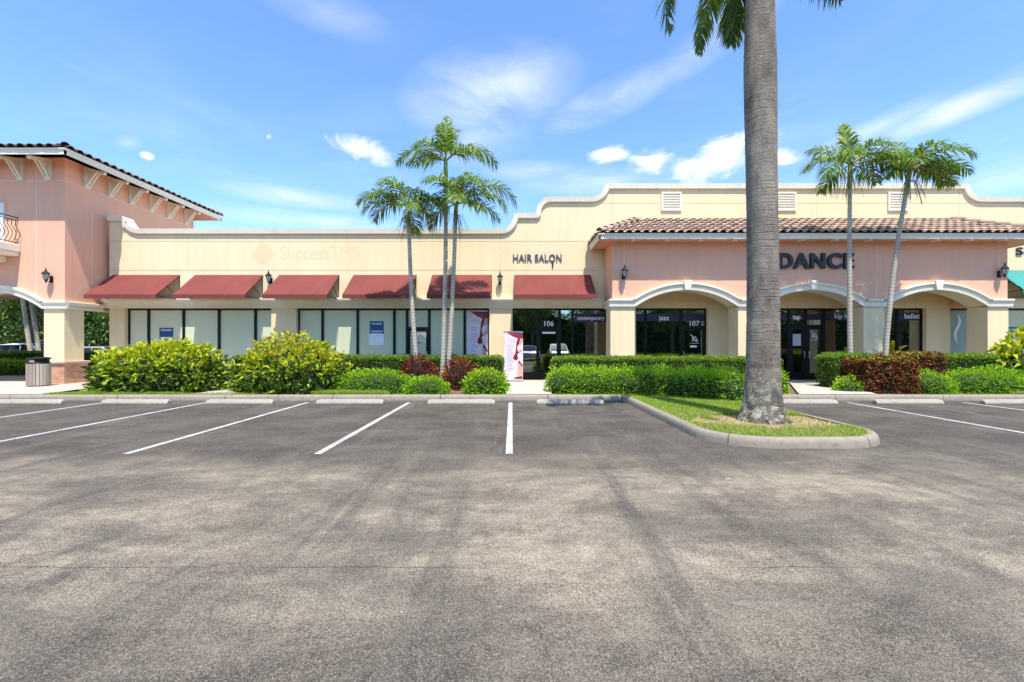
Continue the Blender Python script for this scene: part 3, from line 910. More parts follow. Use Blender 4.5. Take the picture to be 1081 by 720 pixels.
# green band with white words at the right-hand shop
MB().box(19.35, 24.9, GY-.0095, GY-.0065, zt(351), zt(345)).build('green_band', flat('green_vinyl', (.02, .20, .06), .4, .1), w8)
text_obj('a heal', .17, .0015, M['white'], 'window_lettering', w8, (X(1068)-.05, GY-.014, zt(349.3)), .006, center=False)
# leasing signs on the frosted glass (QR square left out)
NAVY = flat('navy_print', (.02, .07, .20), .4, .1)
def lease(f, x0, x1, z0, z1, big):
    b = MB().box(x0, x1, GY-.014, GY-.0065, z0, z1).build('lease_sign', NAVY, f)
    cx = (x0+x1)/2; h = z1-z0
    if big:
        MB().box(x0-.02, x1+.02, GY-.020, GY-.0142, z0-.09, z0+h*.40).build('white_panel', M['white'], f)
        text_obj('FOR LEASE', .085, .001, M['white'], 'sign_lettering', f, (cx, GY-.016, z1-.13), .003)
        MB().box(x0+.05, x1-.05, GY-.017, GY-.0145, z1-.42, z1-.38).box(x0+.05, x1-.05, GY-.017, GY-.0145, z1-.52, z1-.475).build('print_line', M['white'], f)
    else:
        text_obj('FOR LEASE', .085, .001, M['white'], 'sign_lettering', f, (cx, GY-.016, z1-.12), .003)
        MB().box(x0+.05, x1-.05, GY-.017, GY-.0145, z0+.03, z0+.08).build('print_line', M['white'], f)
lease(w2, X(389.3), X(404), zt(362), zt(339), True)
lease(w1, X(166.5), X(181), zt(358), zt(346), False)
# small green note on the frosted door
MB().box(X(436), X(443), GY-.045, GY-.04, zt(363), zt(361)).build('door_note', flat('green_note', (.25, .38, .12), .5, .1), w2)

# dress-and-umbrella print used on the banner and on one window pane
PRINK = {'p': flat('pale_pink_print', (.78, .66, .70), .5, .06), 'u': flat('crimson_print', (.36, .02, .035), .5, .2),
         'd': flat('dark_red_print', (.22, .012, .018), .5, .2), 's': flat('skin_print', (.66, .38, .33), .5, .1), 'n': flat('navy_shade_print', (.06, .05, .12), .5, .1), 'l': flat('mauve_text_print', (.45, .36, .45), .6, .1)}
def poster(parent, x0, x1, z0, z1, y):
    w, h = x1-x0, z1-z0
    def P(pts, k, d): 
        MB().prism([(x0+a*w, z0+b*h) for a, b in pts], lambda u, v, t: (u, t, v), y-d, y-d+.0008).build('print_shape', PRINK[k], parent)
    P([(.12,1-.005),(.55,.99),(1,.965),(1,.86),(.72,.865),(.45,.91)], 'u', .0022)
    P([(.5,.992),(1,.985),(1,.93),(.8,.945)], 'n', .0034)
    P([(.74,.865),(.86,.86),(.80,.76),(.70,.68),(.72,.60),(.80,.56),(.70,.53),(.76,.43),(.60,.40),(.48,.44),(.52,.50),(.60,.55),(.64,.66),(.66,.78)], 'd', .0046)
    P([(.86,.86),(.99,.84),(.97,.78),(.84,.72),(.80,.76)], 's', .0058)
    P([(.72,.60),(.88,.64),(.97,.60),(.80,.56)], 's', .0058)
    P([(.76,.43),(.90,.36),(.99,.20),(.97,.03),(.70,.03),(.72,.22)], 's', .0058)
    P([(.78,.40),(.99,.30),(.99,.27),(.74,.36)], 'd', .0070)
    P([(.55,.045),(.98,.07),(.98,.012),(.55,.012)], 'd', .0070)
    for k in range(13):
        a = .30 + .03*random.random(); b = .42+.12*random.random()
        zz = .70-k*.043
        P([(a-.14, zz), (b, zz), (b, zz+.012), (a-.14, zz+.012)], 'l', .0022)
    P([(.18,.82),(.58,.83),(.58,.842),(.18,.832)], 'l', .0022); P([(.35,.785),(.62,.79),(.62,.80),(.35,.795)], 'l', .0022)
pf = MB().box(X(492.6), X(514.4), GY-.012, GY-.0068, ZS+.3, ZH-.09).build('window_poster', PRINK['p'], shop)
poster(pf, X(492.6), X(514.4), ZS+.5, ZH-.10, GY-.012)
# oval neon sign inside the salon glass
mb = MB(); 
mb.tube([(X(555)+.24*math.cos(a), GY+.03, zt(353)+.12*math.sin(a)) for a in [2*math.pi*k/20 for k in range(21)]], .012, 6)
mb.build('oval_sign', flat('violet_tube', (.10, .10, .30), .3, .1), w3, smooth=True)

# old sign ghosts on the stucco
gm = stucco('ghost_paint', (.815, .605, .365), .05)
sW = 480/WY
gx = lambda px: (px-540)/sW
gz = lambda py: 1.55+(364-py)/sW
text_obj('SuccessTMS', .76, 0, gm, 'ghost_lettering', shop, (gx(337), WY-.0022, gz(274)), 0, sx=.84)
mb = MB()
for a, b, r in ((0,.22,.22),(.22,0,.2),(-.22,0,.2),(0,-.2,.22),(.18,.2,.14),(-.18,-.2,.14),(0,0,.2)):
    mb.prism([(gx(277)+a+r*math.cos(2*math.pi*k/12), gz(268)+b+r*math.sin(2*math.pi*k/12)) for k in range(12)], lambda u, v, t: (u, t, v), WY-.0012-.0003*len(mb.f)/14, WY+.01)
mb.build('ghost_emblem', gm, shop)
mb = MB()
for px, py in ((531,266),(535,264.5),(525,271.5),(546,266.5),(556,265.5),(564,266.5),(574,266.7),(580,266.4),(591,266.7),(117.5,272)):
    mb.box(gx(px)-.022, gx(px)+.022, WY-.004, WY+.004, gz(py)-.022, gz(py)+.022)
mb.build('bolt_hole', M['groove'], shop)
mb = MB()
mb.box(gx(583)-.03, gx(583)+.03, WY-.06, WY-.001, gz(280.5), gz(277)); mb.tube([(gx(583), WY-.03, gz(280)), (gx(583), WY-.03, gz(284))], .012, 6)
mb.build('wall_fixture', M['letter'], shop)

# top-level signs
def wall_sign(s, px0, px1, py0, py1, y, mat, lab, ext=.03, bold=.012, name='wall_sign', space=1.0):
    s_ = 480/(y-ext); h = (py1-py0)/s_; size = h/.69
    o = text_obj(s, size, ext/2, mat, name, None, (0,0,0), bold, space=space)
    xs_ = [v.co.x for v in o.data.vertices]; w = max(xs_)-min(xs_); W = (px1-px0)/s_
    o.data.transform(Matrix.Diagonal((W/w, 1, 1, 1)))
    o.location = ((px0+px1)/2/s_-540/s_, y-ext/2-.004, 1.55+(364-py1)/s_)
    return tag(o, lab, 'sign')
wall_sign('HAIR SALON', 541, 592.5, 268.5, 276, WY, M['letter_blue'], 'small slate-grey HAIR SALON letters on the cream wall above the sixth red awning', .03, .008, space=1.06)
wall_sign('DANCE', 821.5, 901, 267.5, 282.5, AY, M['letter'], 'large black DANCE letters on the shaded pink arcade wall', .11, .024, space=1.12)
wall_sign('SI', 1073, 1084, 261, 269, WY, M['letter'], 'dark wall letters above the green awning, cut off by the right edge', .04, .002)

# square louvred vents on the parapet
vents = []
for px, lab in ((708, 'white square louvred vent on the parapet, left of the big palm trunk'), (829, 'white square louvred vent partly behind the big palm trunk'), (947, 'white square louvred vent behind the two right-hand palm crowns')):
    cx, cz = gx(px), gz(213)
    t = thing('wall_vent', (cx, WY, cz-.37), lab, 'vent', 'square vents on the tall parapet')
    mb = MB(); a, b = .40, .37; f = .075
    for x0, x1, z0, z1 in ((-a, a, b-f, b), (-a, a, -b, -b+f), (-a, -a+f, -b+f, b-f), (a-f, a, -b+f, b-f)):
        mb.box(cx+x0, cx+x1, WY-.06, WY-.001, cz+z0, cz+z1)
    mb.build('frame', M['trim'], t, bevel=.01)
    mb = MB()
    for k in range(9):
        z = cz-b+f+.03+k*.064
        mb.add([(cx-a+f, WY-.05, z-.03), (cx+a-f, WY-.05, z-.03), (cx+a-f, WY-.004, z+.03), (cx-a+f, WY-.004, z+.03), (cx-a+f, WY-.05, z-.022), (cx+a-f, WY-.05, z-.022), (cx+a-f, WY-.004, z+.038), (cx-a+f, WY-.004, z+.038)], [(0,1,2,3),(4,7,6,5),(0,4,5,1),(1,5,6,2),(2,6,7,3),(3,7,4,0)])
    mb.build('louvre', M['trim'], t)

# ------------------------------------------------------------------ awnings
def awning(x0, x1, zt_, zb, out, mat, lab, group):
    """slanted canvas on a thin frame, open at the sides, with a short straight valance"""
    yb = WY-.02; yf = WY-out
    t = thing('awning', ((x0+x1)/2, WY, zt_), lab, 'awning', group)
    n, m = 10, 8; mb = MB()
    def surf(off):
        vs = []
        for j in range(m+1):
            v = j/m
            for i in range(n+1):
                u = i/n
                z = zt_+(zb-zt_)*v - .045*math.sin(math.pi*v)*(.35+.65*math.sin(math.pi*u)**.8) + .012*math.sin(u*17+v*5)*math.sin(math.pi*v)
                vs.append((x0+(x1-x0)*u, yb+(yf-yb)*v, z-off))
        for i in range(n+1):
            u = i/n; vs.append((x0+(x1-x0)*u, yf-.004+(.006 if off else 0), zb-.15))
        return vs
    a = surf(0); b = surf(.006); q = len(a)
    fs = []
    for j in range(m+1):
        for i in range(n):
            k = j*(n+1)+i
            fs += [(k, k+1, k+n+2, k+n+1), (q+k+1, q+k, q+k+n+1, q+k+n+2)]
    mb.add(a+b, fs); mb.build('canopy', mat, t, smooth=True)
    mb = MB()
    for x in (x0+.02, x1-.02):
        mb.bar((x, yb, zt_-.03), (x, yf+.02, zb-.03), .025, .025)
        mb.bar((x, yb, zt_-.03), (x, yb, zb-.06), .025, .025)
        mb.bar((x, yb, zb-.06), (x, yf+.02, zb-.045), .025, .025)
        mb.bar((x, yb, zb+.0), (x, yb+(yf-yb)*.55, zt_+(zb-zt_)*.55-.03), .02, .02)
    mb.bar((x0, yf+.02, zb-.035), (x1, yf+.02, zb-.035), .025, .025); mb.bar((x0, yb, zt_-.03), (x1, yb, zt_-.03), .025, .025)
    mb.build('frame', M['iron'], t)
    return t
sA = 26.8
aw = [(119, 190, 'red canvas awning nearest the pink tower, first of the row'),
      (206, 277.5, 'red canvas awning between the tower-side awning and the one with a lantern on its left'),
      (294.5, 358, 'red canvas awning just right of a wall lantern, under the faded old sign'),
      (373, 439.5, 'red canvas awning crossed by the thin single palm trunk at its right edge'),
      (456, 519, 'red canvas awning behind the twin palm trunks, dappled with frond shadow'),
      (542.5, 623, 'red canvas awning over the hair salon, partly shaded by the arcade roof')]
for a, b, lab in aw:
    awning((a-540)/sA, (b-540)/sA, 4.30, 3.40, 1.22, M['red_canvas'], lab, 'red awnings along the shop front')
awning(19.0, 24.6, 4.46, 3.62, 1.0, M['green_canvas'], 'green canvas awning at the right edge beyond the pink arcade', None)

# ------------------------------------------------------------------ pink arcade
arc_b = thing('arcade', (10.8, AY, 0), 'pink dance studio arcade with three white-moulded arches and a clay tile roof', 'arcade')
CX0, CX1 = 3.64, 17.98
ARCH = [(4.45, 8.2), (9.0, 12.75), (13.5, 17.25)]
zs, rise, zt2 = 2.99, .60, 5.30
mb = MB(); arch_wall(mb, CX0, CX1, ARCH, zs, rise, zt2, AY, AY+AT)
mb.box(CX0, CX0+AT, AY+AT+.002, WY-.13, zs, zt2); mb.box(CX1-AT, CX1, AY+AT+.002, WY-.13, zs, zt2)
mb.build('wall', M['pink'], arc_b)
mb = MB(); arch_lining(mb, ARCH, zs, rise, AY, AY+AT+.003); mb.box(CX0+.002, CX1-.002, AY+AT+.003, WY-.003, 4.02, 4.06); mb.build('soffit', M['cap'], arc_b)
cols = [(CX0-.06, 4.45)] + [(ARCH[i][1], ARCH[i+1][0]) for i in range(2)] + [(17.25, CX1+.02)]
cols[0] = (3.57, 4.45)
for a, b in cols:
    c = MB().box(a, b, AY-.012, AY+AT, .05, zs-.062).build('column', M['cream'], arc_b)
    MB().box(a-.02, b+.02, AY-.035, AY+AT+.02, .05, .32).build('plinth', M['trim'], c)
mb = MB(); arch_moulding(mb, CX0-.13, CX1+.13, ARCH, zs, rise, AY)
straight_moulding_y(mb, CX0, -1, AY+.001, WY-.24, zs); straight_moulding_y(mb, CX1, 1, AY+.001, WY-.24, zs)
mb.build('moulding', M['trim'], arc_b, smooth=True)
for a, b in ARCH:
    c = (a+b)/2
    MB().prism([(c-.10, zs+rise-.07), (c+.10, zs+rise-.07), (c+.155, zs+rise+.28), (c-.155, zs+rise+.28)], lambda u, v, t: (u, t, v), AY-.17, AY-.005).build('keystone', M['trim'], arc_b, bevel=.012)
mb = MB()
sP = 480/AY
for px in (658, 924.5, 1053): mb.box((px-540)/sP, (px-540)/sP+.022, AY-.006, AY+.01, zs+.24, zt2-.01)
mb.build('wall_joint', M['joint'], arc_b)
# roof
ov = .58
EX0, EX1, EY = CX0-ov, CX1+ov+.55, AY-ov
zF0, zF1 = 5.26, 5.45
run = WY-.06-EY; slope = math.atan2(6.42-5.47, run); Ls = run/math.cos(slope)
mb = MB()
mb.box(EX0+.02, EX1-.02, EY+.02, WY-.13, zF0+.03, zF0+.06); mb.build('eave_soffit', M['pink'], arc_b)
mb = MB(); fascia_prof(mb, (EX0, EY), (EX1, EY), (0, -1), zF0, zF1); fascia_prof(mb, (EX0, WY-.12), (EX0, EY), (-1, 0), zF0, zF1); fascia_prof(mb, (EX1, EY), (EX1, WY-.12), (1, 0), zF0, zF1)
mb.build('fascia', M['trim'], arc_b)
mb = MB()
zt_ = zF1+run*math.tan(slope)
mb.add([(EX0, EY, zF1+.004), (EX1, EY, zF1+.004), (EX1-run, WY-.06, zt_), (EX0+run, WY-.06, zt_), (EX0, WY-.06, zF1+.004), (EX1, WY-.06, zF1+.004)], [(0,1,2,3), (0,3,4), (1,5,2)])
mb.build('roof_deck', M['tile_dark'], arc_b)
mb = MB(); cs, sn = math.cos(slope), math.sin(slope); rows = int(Ls/(.40*.86))
tiles(mb, (EX0-.02, EY-.07, zF1-.005), (1,0,0), (0,cs,sn), EX1-EX0+.04, rows+1, cs, cs)
tiles(mb, (EX0-.07, WY-.06, zF1-.005), (0,-1,0), (cs,0,sn), run+.05, rows+1, 0, cs)
tiles(mb, (EX1+.07, EY-.05, zF1-.005), (0,1,0), (-cs,0,sn), run+.05, rows+1, cs, 0)
ridge(mb, (EX0, EY, zF1+.06), (EX0+run, WY-.1, zt_+.06)); ridge(mb, (EX1, EY, zF1+.06), (EX1-run, WY-.1, zt_+.06))
mb.build('roof_tiles', M['tile'], arc_b)
mb = MB(); mb.box(EX0+run-.1, EX1-run+.1, WY-.10, WY-.012, zt_+.0, zt_+.05); mb.build('flashing', M['letter'], arc_b)
k = 0
for i in range(13):
    x = 4.3+i*1.19
    MB().prism([(AY-.25, 5.285), (AY-.22, 5.235), (EY+.07, 5.215), (EY+.07, 5.285)], lambda u, v, t: (t, u, v), x-.05, x+.05).build('rafter_tail', M['trim'], arc_b)

# ------------------------------------------------------------------ pink tower at the left
tower = thing('tower_building', (-20, TY, 0), 'tall pink corner tower building with bracketed tile eaves and brick-footed pillar', 'building')
BX, BY, TT = -29.0, 22.9, .75
TA = [(-20.45, TX-.75), (-24.9, -21.2)]
TA = sorted(TA)
tzs, trise, tzt = 2.90, .60, 8.26
mb = MB(); arch_wall(mb, BX, TX, TA, tzs, trise, tzt, TY, TY+TT)
mb.box(TX-TT, TX, TY+TT+.002, BY, tzs, tzt); mb.box(BX, BX+TT, TY+TT+.002, BY, tzs, tzt); mb.box(BX+TT+.002, TX-TT-.002, BY-TT+.03, BY, 3.86, tzt)
mb.build('wall', M['pink'], tower)
mb = MB(); arch_lining(mb, TA, tzs, trise, TY, TY+TT+.003); mb.box(BX+TT, TX-TT, TY+TT+.003, BY-TT-.001, 3.9, 3.95)
mb.box(TX-TT+.004, TX-.004, TY+TT+.01, BY-.01, tzs-.02, tzs-.003)
mb.build('soffit', M['cream'], tower)
mb = MB(); arch_moulding(mb, BX-.1, TX+.135, TA, tzs, trise, TY); straight_moulding_y(mb, TX, 1, TY+.001, WY-.12, tzs); mb.build('moulding', M['trim'], tower, smooth=True)
for (a, b, y) in ((TX-TT, TX, TY), (-21.2, -20.45, TY), (BX+.02, -24.9, TY), (BX+.02, BX+TT, BY-TT), (TX-TT, TX, BY-TT)):
    c = MB().box(a+.01, b-.01, y-.008, y+TT-.01, .05, tzs-.062).build('pillar', M['cream'], tower)
    MB().box(a-.07, b+.07, y-.09, y+TT+.07, .05, .87).build('brick_base', M['brick'], c)
    MB().box(a-.13, b+.13, y-.15, y+TT+.13, .872, .965).build('base_cap', M['brickcap'], c, bevel=.02)
mb = MB()
sT = 480/TY
mb.box((38-540)/sT-.012, (38-540)/sT+.012, TY-.006, TY+.01, tzs+.24, tzt-.02)
mb.box(BX, TX, TY-.006, TY+.01, 7.42, 7.445); mb.box(TX-.01, TX+.006, TY, BY, 7.42, 7.445)
mb.box(TX-.01, TX+.006, 17.35, 17.372, 3.3, 6.6)
mb.build('wall_joint', M['joint'], tower)
# eaves
to = .86
TEX, TEY, TBX, TBY = TX+to, TY-to, BX-to, BY+to
f0, f1 = 8.03, 8.23
mb = MB(); fascia_prof(mb, (TBX, TEY), (TEX, TEY), (0,-1), f0, f1); fascia_prof(mb, (TEX, TEY), (TEX, TBY), (1,0), f0, f1); fascia_prof(mb, (TEX, TBY), (TBX, TBY), (0,1), f0, f1); fascia_prof(mb, (TBX, TBY), (TBX, TEY), (-1,0), f0, f1)
mb.build('fascia', M['trim'], tower)
mb = MB(); zi = f0+.03+to*.42
Oq = [(TBX+.02, TEY+.02), (TEX-.02, TEY+.02), (TEX-.02, TBY-.02), (TBX+.02, TBY-.02)]; Iq = [(BX, TY), (TX, TY), (TX, BY), (BX, BY)]
mb.add([(x, y, f0+.03) for x, y in Oq]+[(x, y, zi) for x, y in Iq], [(i, (i+1) % 4, 4+(i+1) % 4, 4+i) for i in range(4)])
mb.build('eave_soffit', M['pink'], tower)
wd = (TBY-TEY)/2; sl = R(22); rz = f1+wd*math.tan(sl)
mb = MB(); mb.add([(TBX, TEY, f1+.004), (TEX, TEY, f1+.004), (TEX, TBY, f1+.004), (TBX, TBY, f1+.004), (TBX+wd, TEY+wd, rz), (TEX-wd, TEY+wd, rz)], [(0,1,5,4), (1,2,5), (2,3,4,5), (3,0,4)])
mb.build('roof_deck', M['tile_dark'], tower)
mb = MB(); cs, sn = math.cos(sl), math.sin(sl); rows = 11
tiles(mb, (TBX, TEY-.07, f1-.005), (1,0,0), (0,cs,sn), TEX-TBX+.04, rows, cs, cs, tw=.33, r=.12)
tiles(mb, (TEX+.07, TEY-.04, f1-.005), (0,1,0), (-cs,0,sn), TBY-TEY+.08, rows, cs, cs, tw=.33, r=.12)
ridge(mb, (TEX, TEY, f1+.06), (TEX-wd, TEY+wd, rz+.05)); ridge(mb, (TEX, TBY, f1+.06), (TEX-wd, TEY+wd, rz+.05))
mb.build('roof_tiles', M['tile_dark'], tower)
def bracket(p, o):
    """white triangular eave brace at wall point p (x, y), o outward"""
    ox, oy = o; px_, py_ = p; tx_, ty_ = -oy, ox
    z0, z1 = 7.44, 8.22; mb = MB()
    def fn(w): return lambda u, v, t: (px_+ox*u+tx_*t, py_+oy*u+ty_*t, v)
    F = fn(0)
    mb.prism([(.002, z0), (.09, z0), (.09, z1-.03), (.002, z1-.03)], F, -.10, .10)
    mb.prism([(.09, z1-.13), (.70, z1-.28), (.74, z1-.24), (.74, z1-.18), (.09, z1-.03)], F, -.055, .055)
    for t in (-.085, .045): mb.prism([(.09, z0+.04), (.09, z0+.11), (.46, z1-.16), (.53, z1-.16)], F, t, t+.04)
    mb.prism([(.09, z0+.10), (.09, z1-.12), (.44, z1-.17)], F, -.012, .012)
    mb.build('eave_bracket', M['trim'], tower)
for y in (17.1, 18.1, 19.1, 20.15, 21.2, 22.3): bracket((TX, y), (1, 0))
for x in (-16.57, -17.57, -18.6, -19.6, -20.6): bracket((x, TY), (0, -1))
# balcony
bx1 = -17.6; by = TY-.95
mb = MB()
mb.box(-20.6, bx1, by, TY-.001, 4.86, 5.12); mb.box(-20.55, bx1-.06, by+.06, TY-.002, 4.72, 4.86); mb.box(-20.3, bx1-.5, by+.3, TY-.003, 4.50, 4.72)
mb.build('balcony_slab', M['trim'], tower, bevel=.025)
mb = MB(); rx = bx1-.12; ry = by+.1
mb.bar((-20.5, ry, 6.10), (rx, ry, 6.10), .045, .03); mb.bar((rx, ry, 6.10), (rx, TY, 6.10), .045, .03)
mb.bar((-20.5, ry, 6.0), (rx, ry, 6.0), .02, .02); mb.bar((rx, ry, 6.0), (rx, TY, 6.0), .02, .02)
mb.bar((-20.5, ry, 5.2), (rx, ry, 5.2), .03, .03); mb.bar((rx, ry, 5.2), (rx, TY, 5.2), .03, .03)
def belly(x, y, ox, oy):
    pts = []
    for k in range(9):
        t = k/8; b = .13*math.sin(math.pi*min(1, t*1.35)) if t < .74 else 0
        b = .15*max(0, math.sin(math.pi*(t/.72)))*(1-.0*t) if t < .72 else -.015
        pts.append((x+ox*b, y+oy*b, 5.2+.8*t))
    mb.tube(pts, .011, 5)
for k in range(7): belly(rx, ry+.04+k*.125, 1, 0)
for k in range(22): belly(rx-.06-k*.13, ry, 0, -1)
mb.build('balcony_railing', M['iron'], tower)
d = MB().box(-19.8, -18.17, TY-.06, TY-.002, 5.13, 6.62).build('balcony_door', M['white'], tower)
MB().box(-19.6, -18.35, TY-.075, TY-.061, 5.35, 6.5).build('pane', M['glass'], d)

# ------------------------------------------------------------------ wall lanterns
def lantern(x, y, z, o, lab, name='wall_lantern'):
    """carriage lantern: o = outward direction; z = height of the arm"""
    ox, oy = o; t = thing(name, (x, y, z), lab, 'lantern', 'black carriage lanterns on the walls')
    c = (x+ox*.21, y+oy*.21, z)
    mb = MB(); tx_, ty_ = -oy, ox
    mb.prism([(-.055, -.11), (.055, -.11), (.055, .11), (0, .15), (-.055, .11)], lambda u, v, w: (x+ox*w+tx_*u, y+oy*w+ty_*u, z-.03+v), .001, .03)
    mb.tube([(x+ox*.03, y+oy*.03, z-.04), (x+ox*.10, y+oy*.10, z-.11), (x+ox*.18, y+oy*.18, z-.115), (c[0], c[1], z-.06)], .014, 7)
    mb.build('bracket', M['black_metal'], t)
    mb = MB()
    mb.lathe([(.012, -.17), (.03, -.145), (.018, -.11), (.055, -.075), (.06, -.06)], c, 8)
    mb.lathe([(.125, .14), (.128, .155), (.085, .20), (.055, .235), (.03, .25), (.03, .29), (.012, .32), (.018, .34), (.004, .385)], c, 8)
    for k in range(6):
        a = 2*math.pi*k/6
        mb.bar((c[0]+.055*math.cos(a), c[1]+.055*math.sin(a), z-.06), (c[0]+.105*math.cos(a), c[1]+.105*math.sin(a), z+.145), .012, .012)
    mb.build('cage', M['black_metal'], t)
    mb = MB(); mb.lathe([(.046, -.058), (.092, .138)], c, 6); mb.build('lamp_glass', M['lampglass'], t)
t_ = NT('lamp_glass'); t_.fin((.75, .78, .78), .15, .5); t_.b.inputs['Transmission Weight'].default_value = .35; M['lampglass'] = t_.mat
lantern((54.3-540)/sT, TY-.002, 1.55+(364-295)/sT+.02, (0,-1), 'black lantern on the pink tower wall above the brick-footed pillar')
lantern(gx(286), WY-.002, gz(296), (0,-1), 'black lantern on the cream wall peeking out between two red awnings')
lantern(gx(527.5), WY-.002, gz(297), (0,-1), 'black lantern on the cream wall left of the hair salon awning')
lantern((657.5-540)/sP, AY-.002, 1.55+(364-291)/sP, (0,-1), 'black lantern at the left end of the pink arcade wall')
lantern((1053.5-540)/sP, AY-.002, 1.55+(364-289)/sP, (0,-1), 'black lantern at the right end of the pink arcade wall')

# ------------------------------------------------------------------ litter bin and banner
bx, byy = -15.98, 15.35
t = thing('litter_bin', (bx, byy, ZB), 'round litter bin of weathered slats with a black lid beside the brick-footed pillar', 'bin')
mb = MB()
for k in range(22):
    a = 2*math.pi*k/22; c_, s2 = math.cos(a), math.sin(a); r = .29
    mb.bar((bx+c_*r, byy+s2*r, ZB+.03), (bx+c_*r, byy+s2*r, ZB+.75+.006*random.random()), .072, .024, up=(c_, s2, 0))
mb.build('slat_panel', M['timber'], t)
mb = MB(); mb.lathe([(.265, .02), (.265, .745)], (bx, byy, ZB), 22); mb.build('liner', M['black_metal'], t)
mb = MB(); mb.lathe([(.285, .755), (.29, .77), (.27, .80), (.265, .90), (.305, .905), (.31, .935), (.28, .965), (.10, .985)], (bx, byy, ZB), 22); mb.build('lid', M['black_metal'], t, smooth=True)
mb = MB(); mb.prism([(math.cos(a)*.272, math.sin(a)*.272) for a in [-1.15-.09*k for k in range(7)]]+[(math.cos(a)*.262, math.sin(a)*.262) for a in [-1.69+.09*k for k in range(7)]], lambda u, v, w: (bx+u, byy+v, w), ZB+.81, ZB+.89)
mb.build('label_plate', flat('tan_plate', (.55, .45, .33), .7, .1), t)
s_ = 480/17.2
bx0, bx1_ = (531.5-540)/s_, (551.5-540)/s_; yb = 17.2
t = thing('pull_up_banner', ((bx0+bx1_)/2, yb, ZB), 'pale pink pull-up banner with red umbrella and dress beside the salon door', 'banner')
pz0, pz1 = ZB+.08, 1.55+(364-350.5)/s_
p = MB().box(bx0, bx1_, yb-.003, yb+.003, pz0, pz1).build('print_panel', PRINK['p'], t)
poster(p, bx0, bx1_, pz0, pz1, yb-.003)
mb = MB(); mb.box(bx0-.02, bx1_+.02, yb-.10, yb+.10, ZB+.003, ZB+.08); mb.build('base', M['steel'], t, bevel=.015)
mb = MB(); mb.box(bx0-.01, bx1_+.01, yb-.012, yb+.012, pz1, pz1+.03); mb.bar(((bx0+bx1_)/2, yb+.03, ZB+.08), ((bx0+bx1_)/2, yb+.02, pz1+.02), .02, .02); mb.build('rail', M['steel'], t)
# ------------------------------------------------------------------ plants
def noise3(P, s, seed=0.0):
    return np.array([noise.noise(Vector((p[0]*s+seed, p[1]*s+seed*1.7, p[2]*s-seed))) for p in P])

def box_points(n, hx, hy, hz, lump, seed):
    """points on the front/back/sides/top of a soft-edged box centred at (0,0), from z=0 to hz; returns points and outward normals"""
    areas = np.array([2*hx*hz, 2*hx*hz*.35, 2*hy*hz, 2*hy*hz, 4*hx*hy*1.15]); areas /= areas.sum()
    side = rng.choice(5, n, p=areas); a = rng.uniform(-1, 1, n); b = rng.uniform(0, 1, n); c = rng.uniform(-1, 1, n)
    P = np.zeros((n, 3)); Nn = np.zeros((n, 3))
    for s, ax in ((0, (0,-1,0)), (1, (0,1,0)), (2, (1,0,0)), (3, (-1,0,0)), (4, (0,0,1))):
        k = side == s; Nn[k] = ax
        if s < 2: P[k] = np.stack([a[k]*hx, np.full(k.sum(), -hy if s == 0 else hy), b[k]*hz], 1)
        elif s < 4: P[k] = np.stack([np.full(k.sum(), hx if s == 2 else -hx), a[k]*hy, b[k]*hz], 1)
        else: P[k] = np.stack([a[k]*hx, c[k]*hy, np.full(k.sum(), hz)], 1)
    # round the long edges
    r = min(.12, hy*.5)
    for ax, h in ((0, hx), (1, hy)):
        over = np.clip(np.abs(P[:, ax])-(h-r), 0, r)/r * np.clip(P[:, 2]-(hz-r), 0, r)/r
        P[:, 2] -= over*r*.45; P[:, ax] -= np.sign(P[:, ax])*over*r*.35
    d = noise3(P, 2.2, seed)*lump + noise3(P, 7, seed+5)*lump*.6
    P += Nn*d[:, None]
    return P, Nn

def leaf_obj(name, parent, P, D, L, W, mats, mi, droop=.15, loc=None):
    V, F = leaf_arrays(P, D, L, W, droop)
    me = np_mesh(name, V, F, mats, np.repeat(mi, 2))
    return link(me, name, parent, loc)

def core_mesh(kind, hx, hy, hz, seed, mat):
    bm = bmesh.new()
    if kind == 'box':
        bmesh.ops.create_grid(bm, x_segments=1, y_segments=1, size=1); bm.clear()
        nx = max(3, int(hx*6)); bmesh.ops.create_cube(bm, size=2)
        bmesh.ops.subdivide_edges(bm, edges=bm.edges[:], cuts=min(24, nx), use_grid_fill=True)
        for v in bm.verts:
            p = Vector((v.co.x*hx, v.co.y*hy, (v.co.z+1)*.5*hz)); v.co = p*(1+.03*noise.noise(p*3+Vector((seed,0,0))))
    else:
        bmesh.ops.create_icosphere(bm, subdivisions=4, radius=1)
        for v in bm.verts:
            p = v.co.copy(); p.z = max(p.z, -.25); k = 1+.14*noise.noise(p*2.2+Vector((seed,0,0)))
            v.co = Vector((p.x*hx*k, p.y*hy*k, max(0, (p.z+.25)/1.25)*hz*k))
    me = bpy.data.meshes.new('core'); bm.to_mesh(me); bm.free(); me.materials.append(mat)
    return me

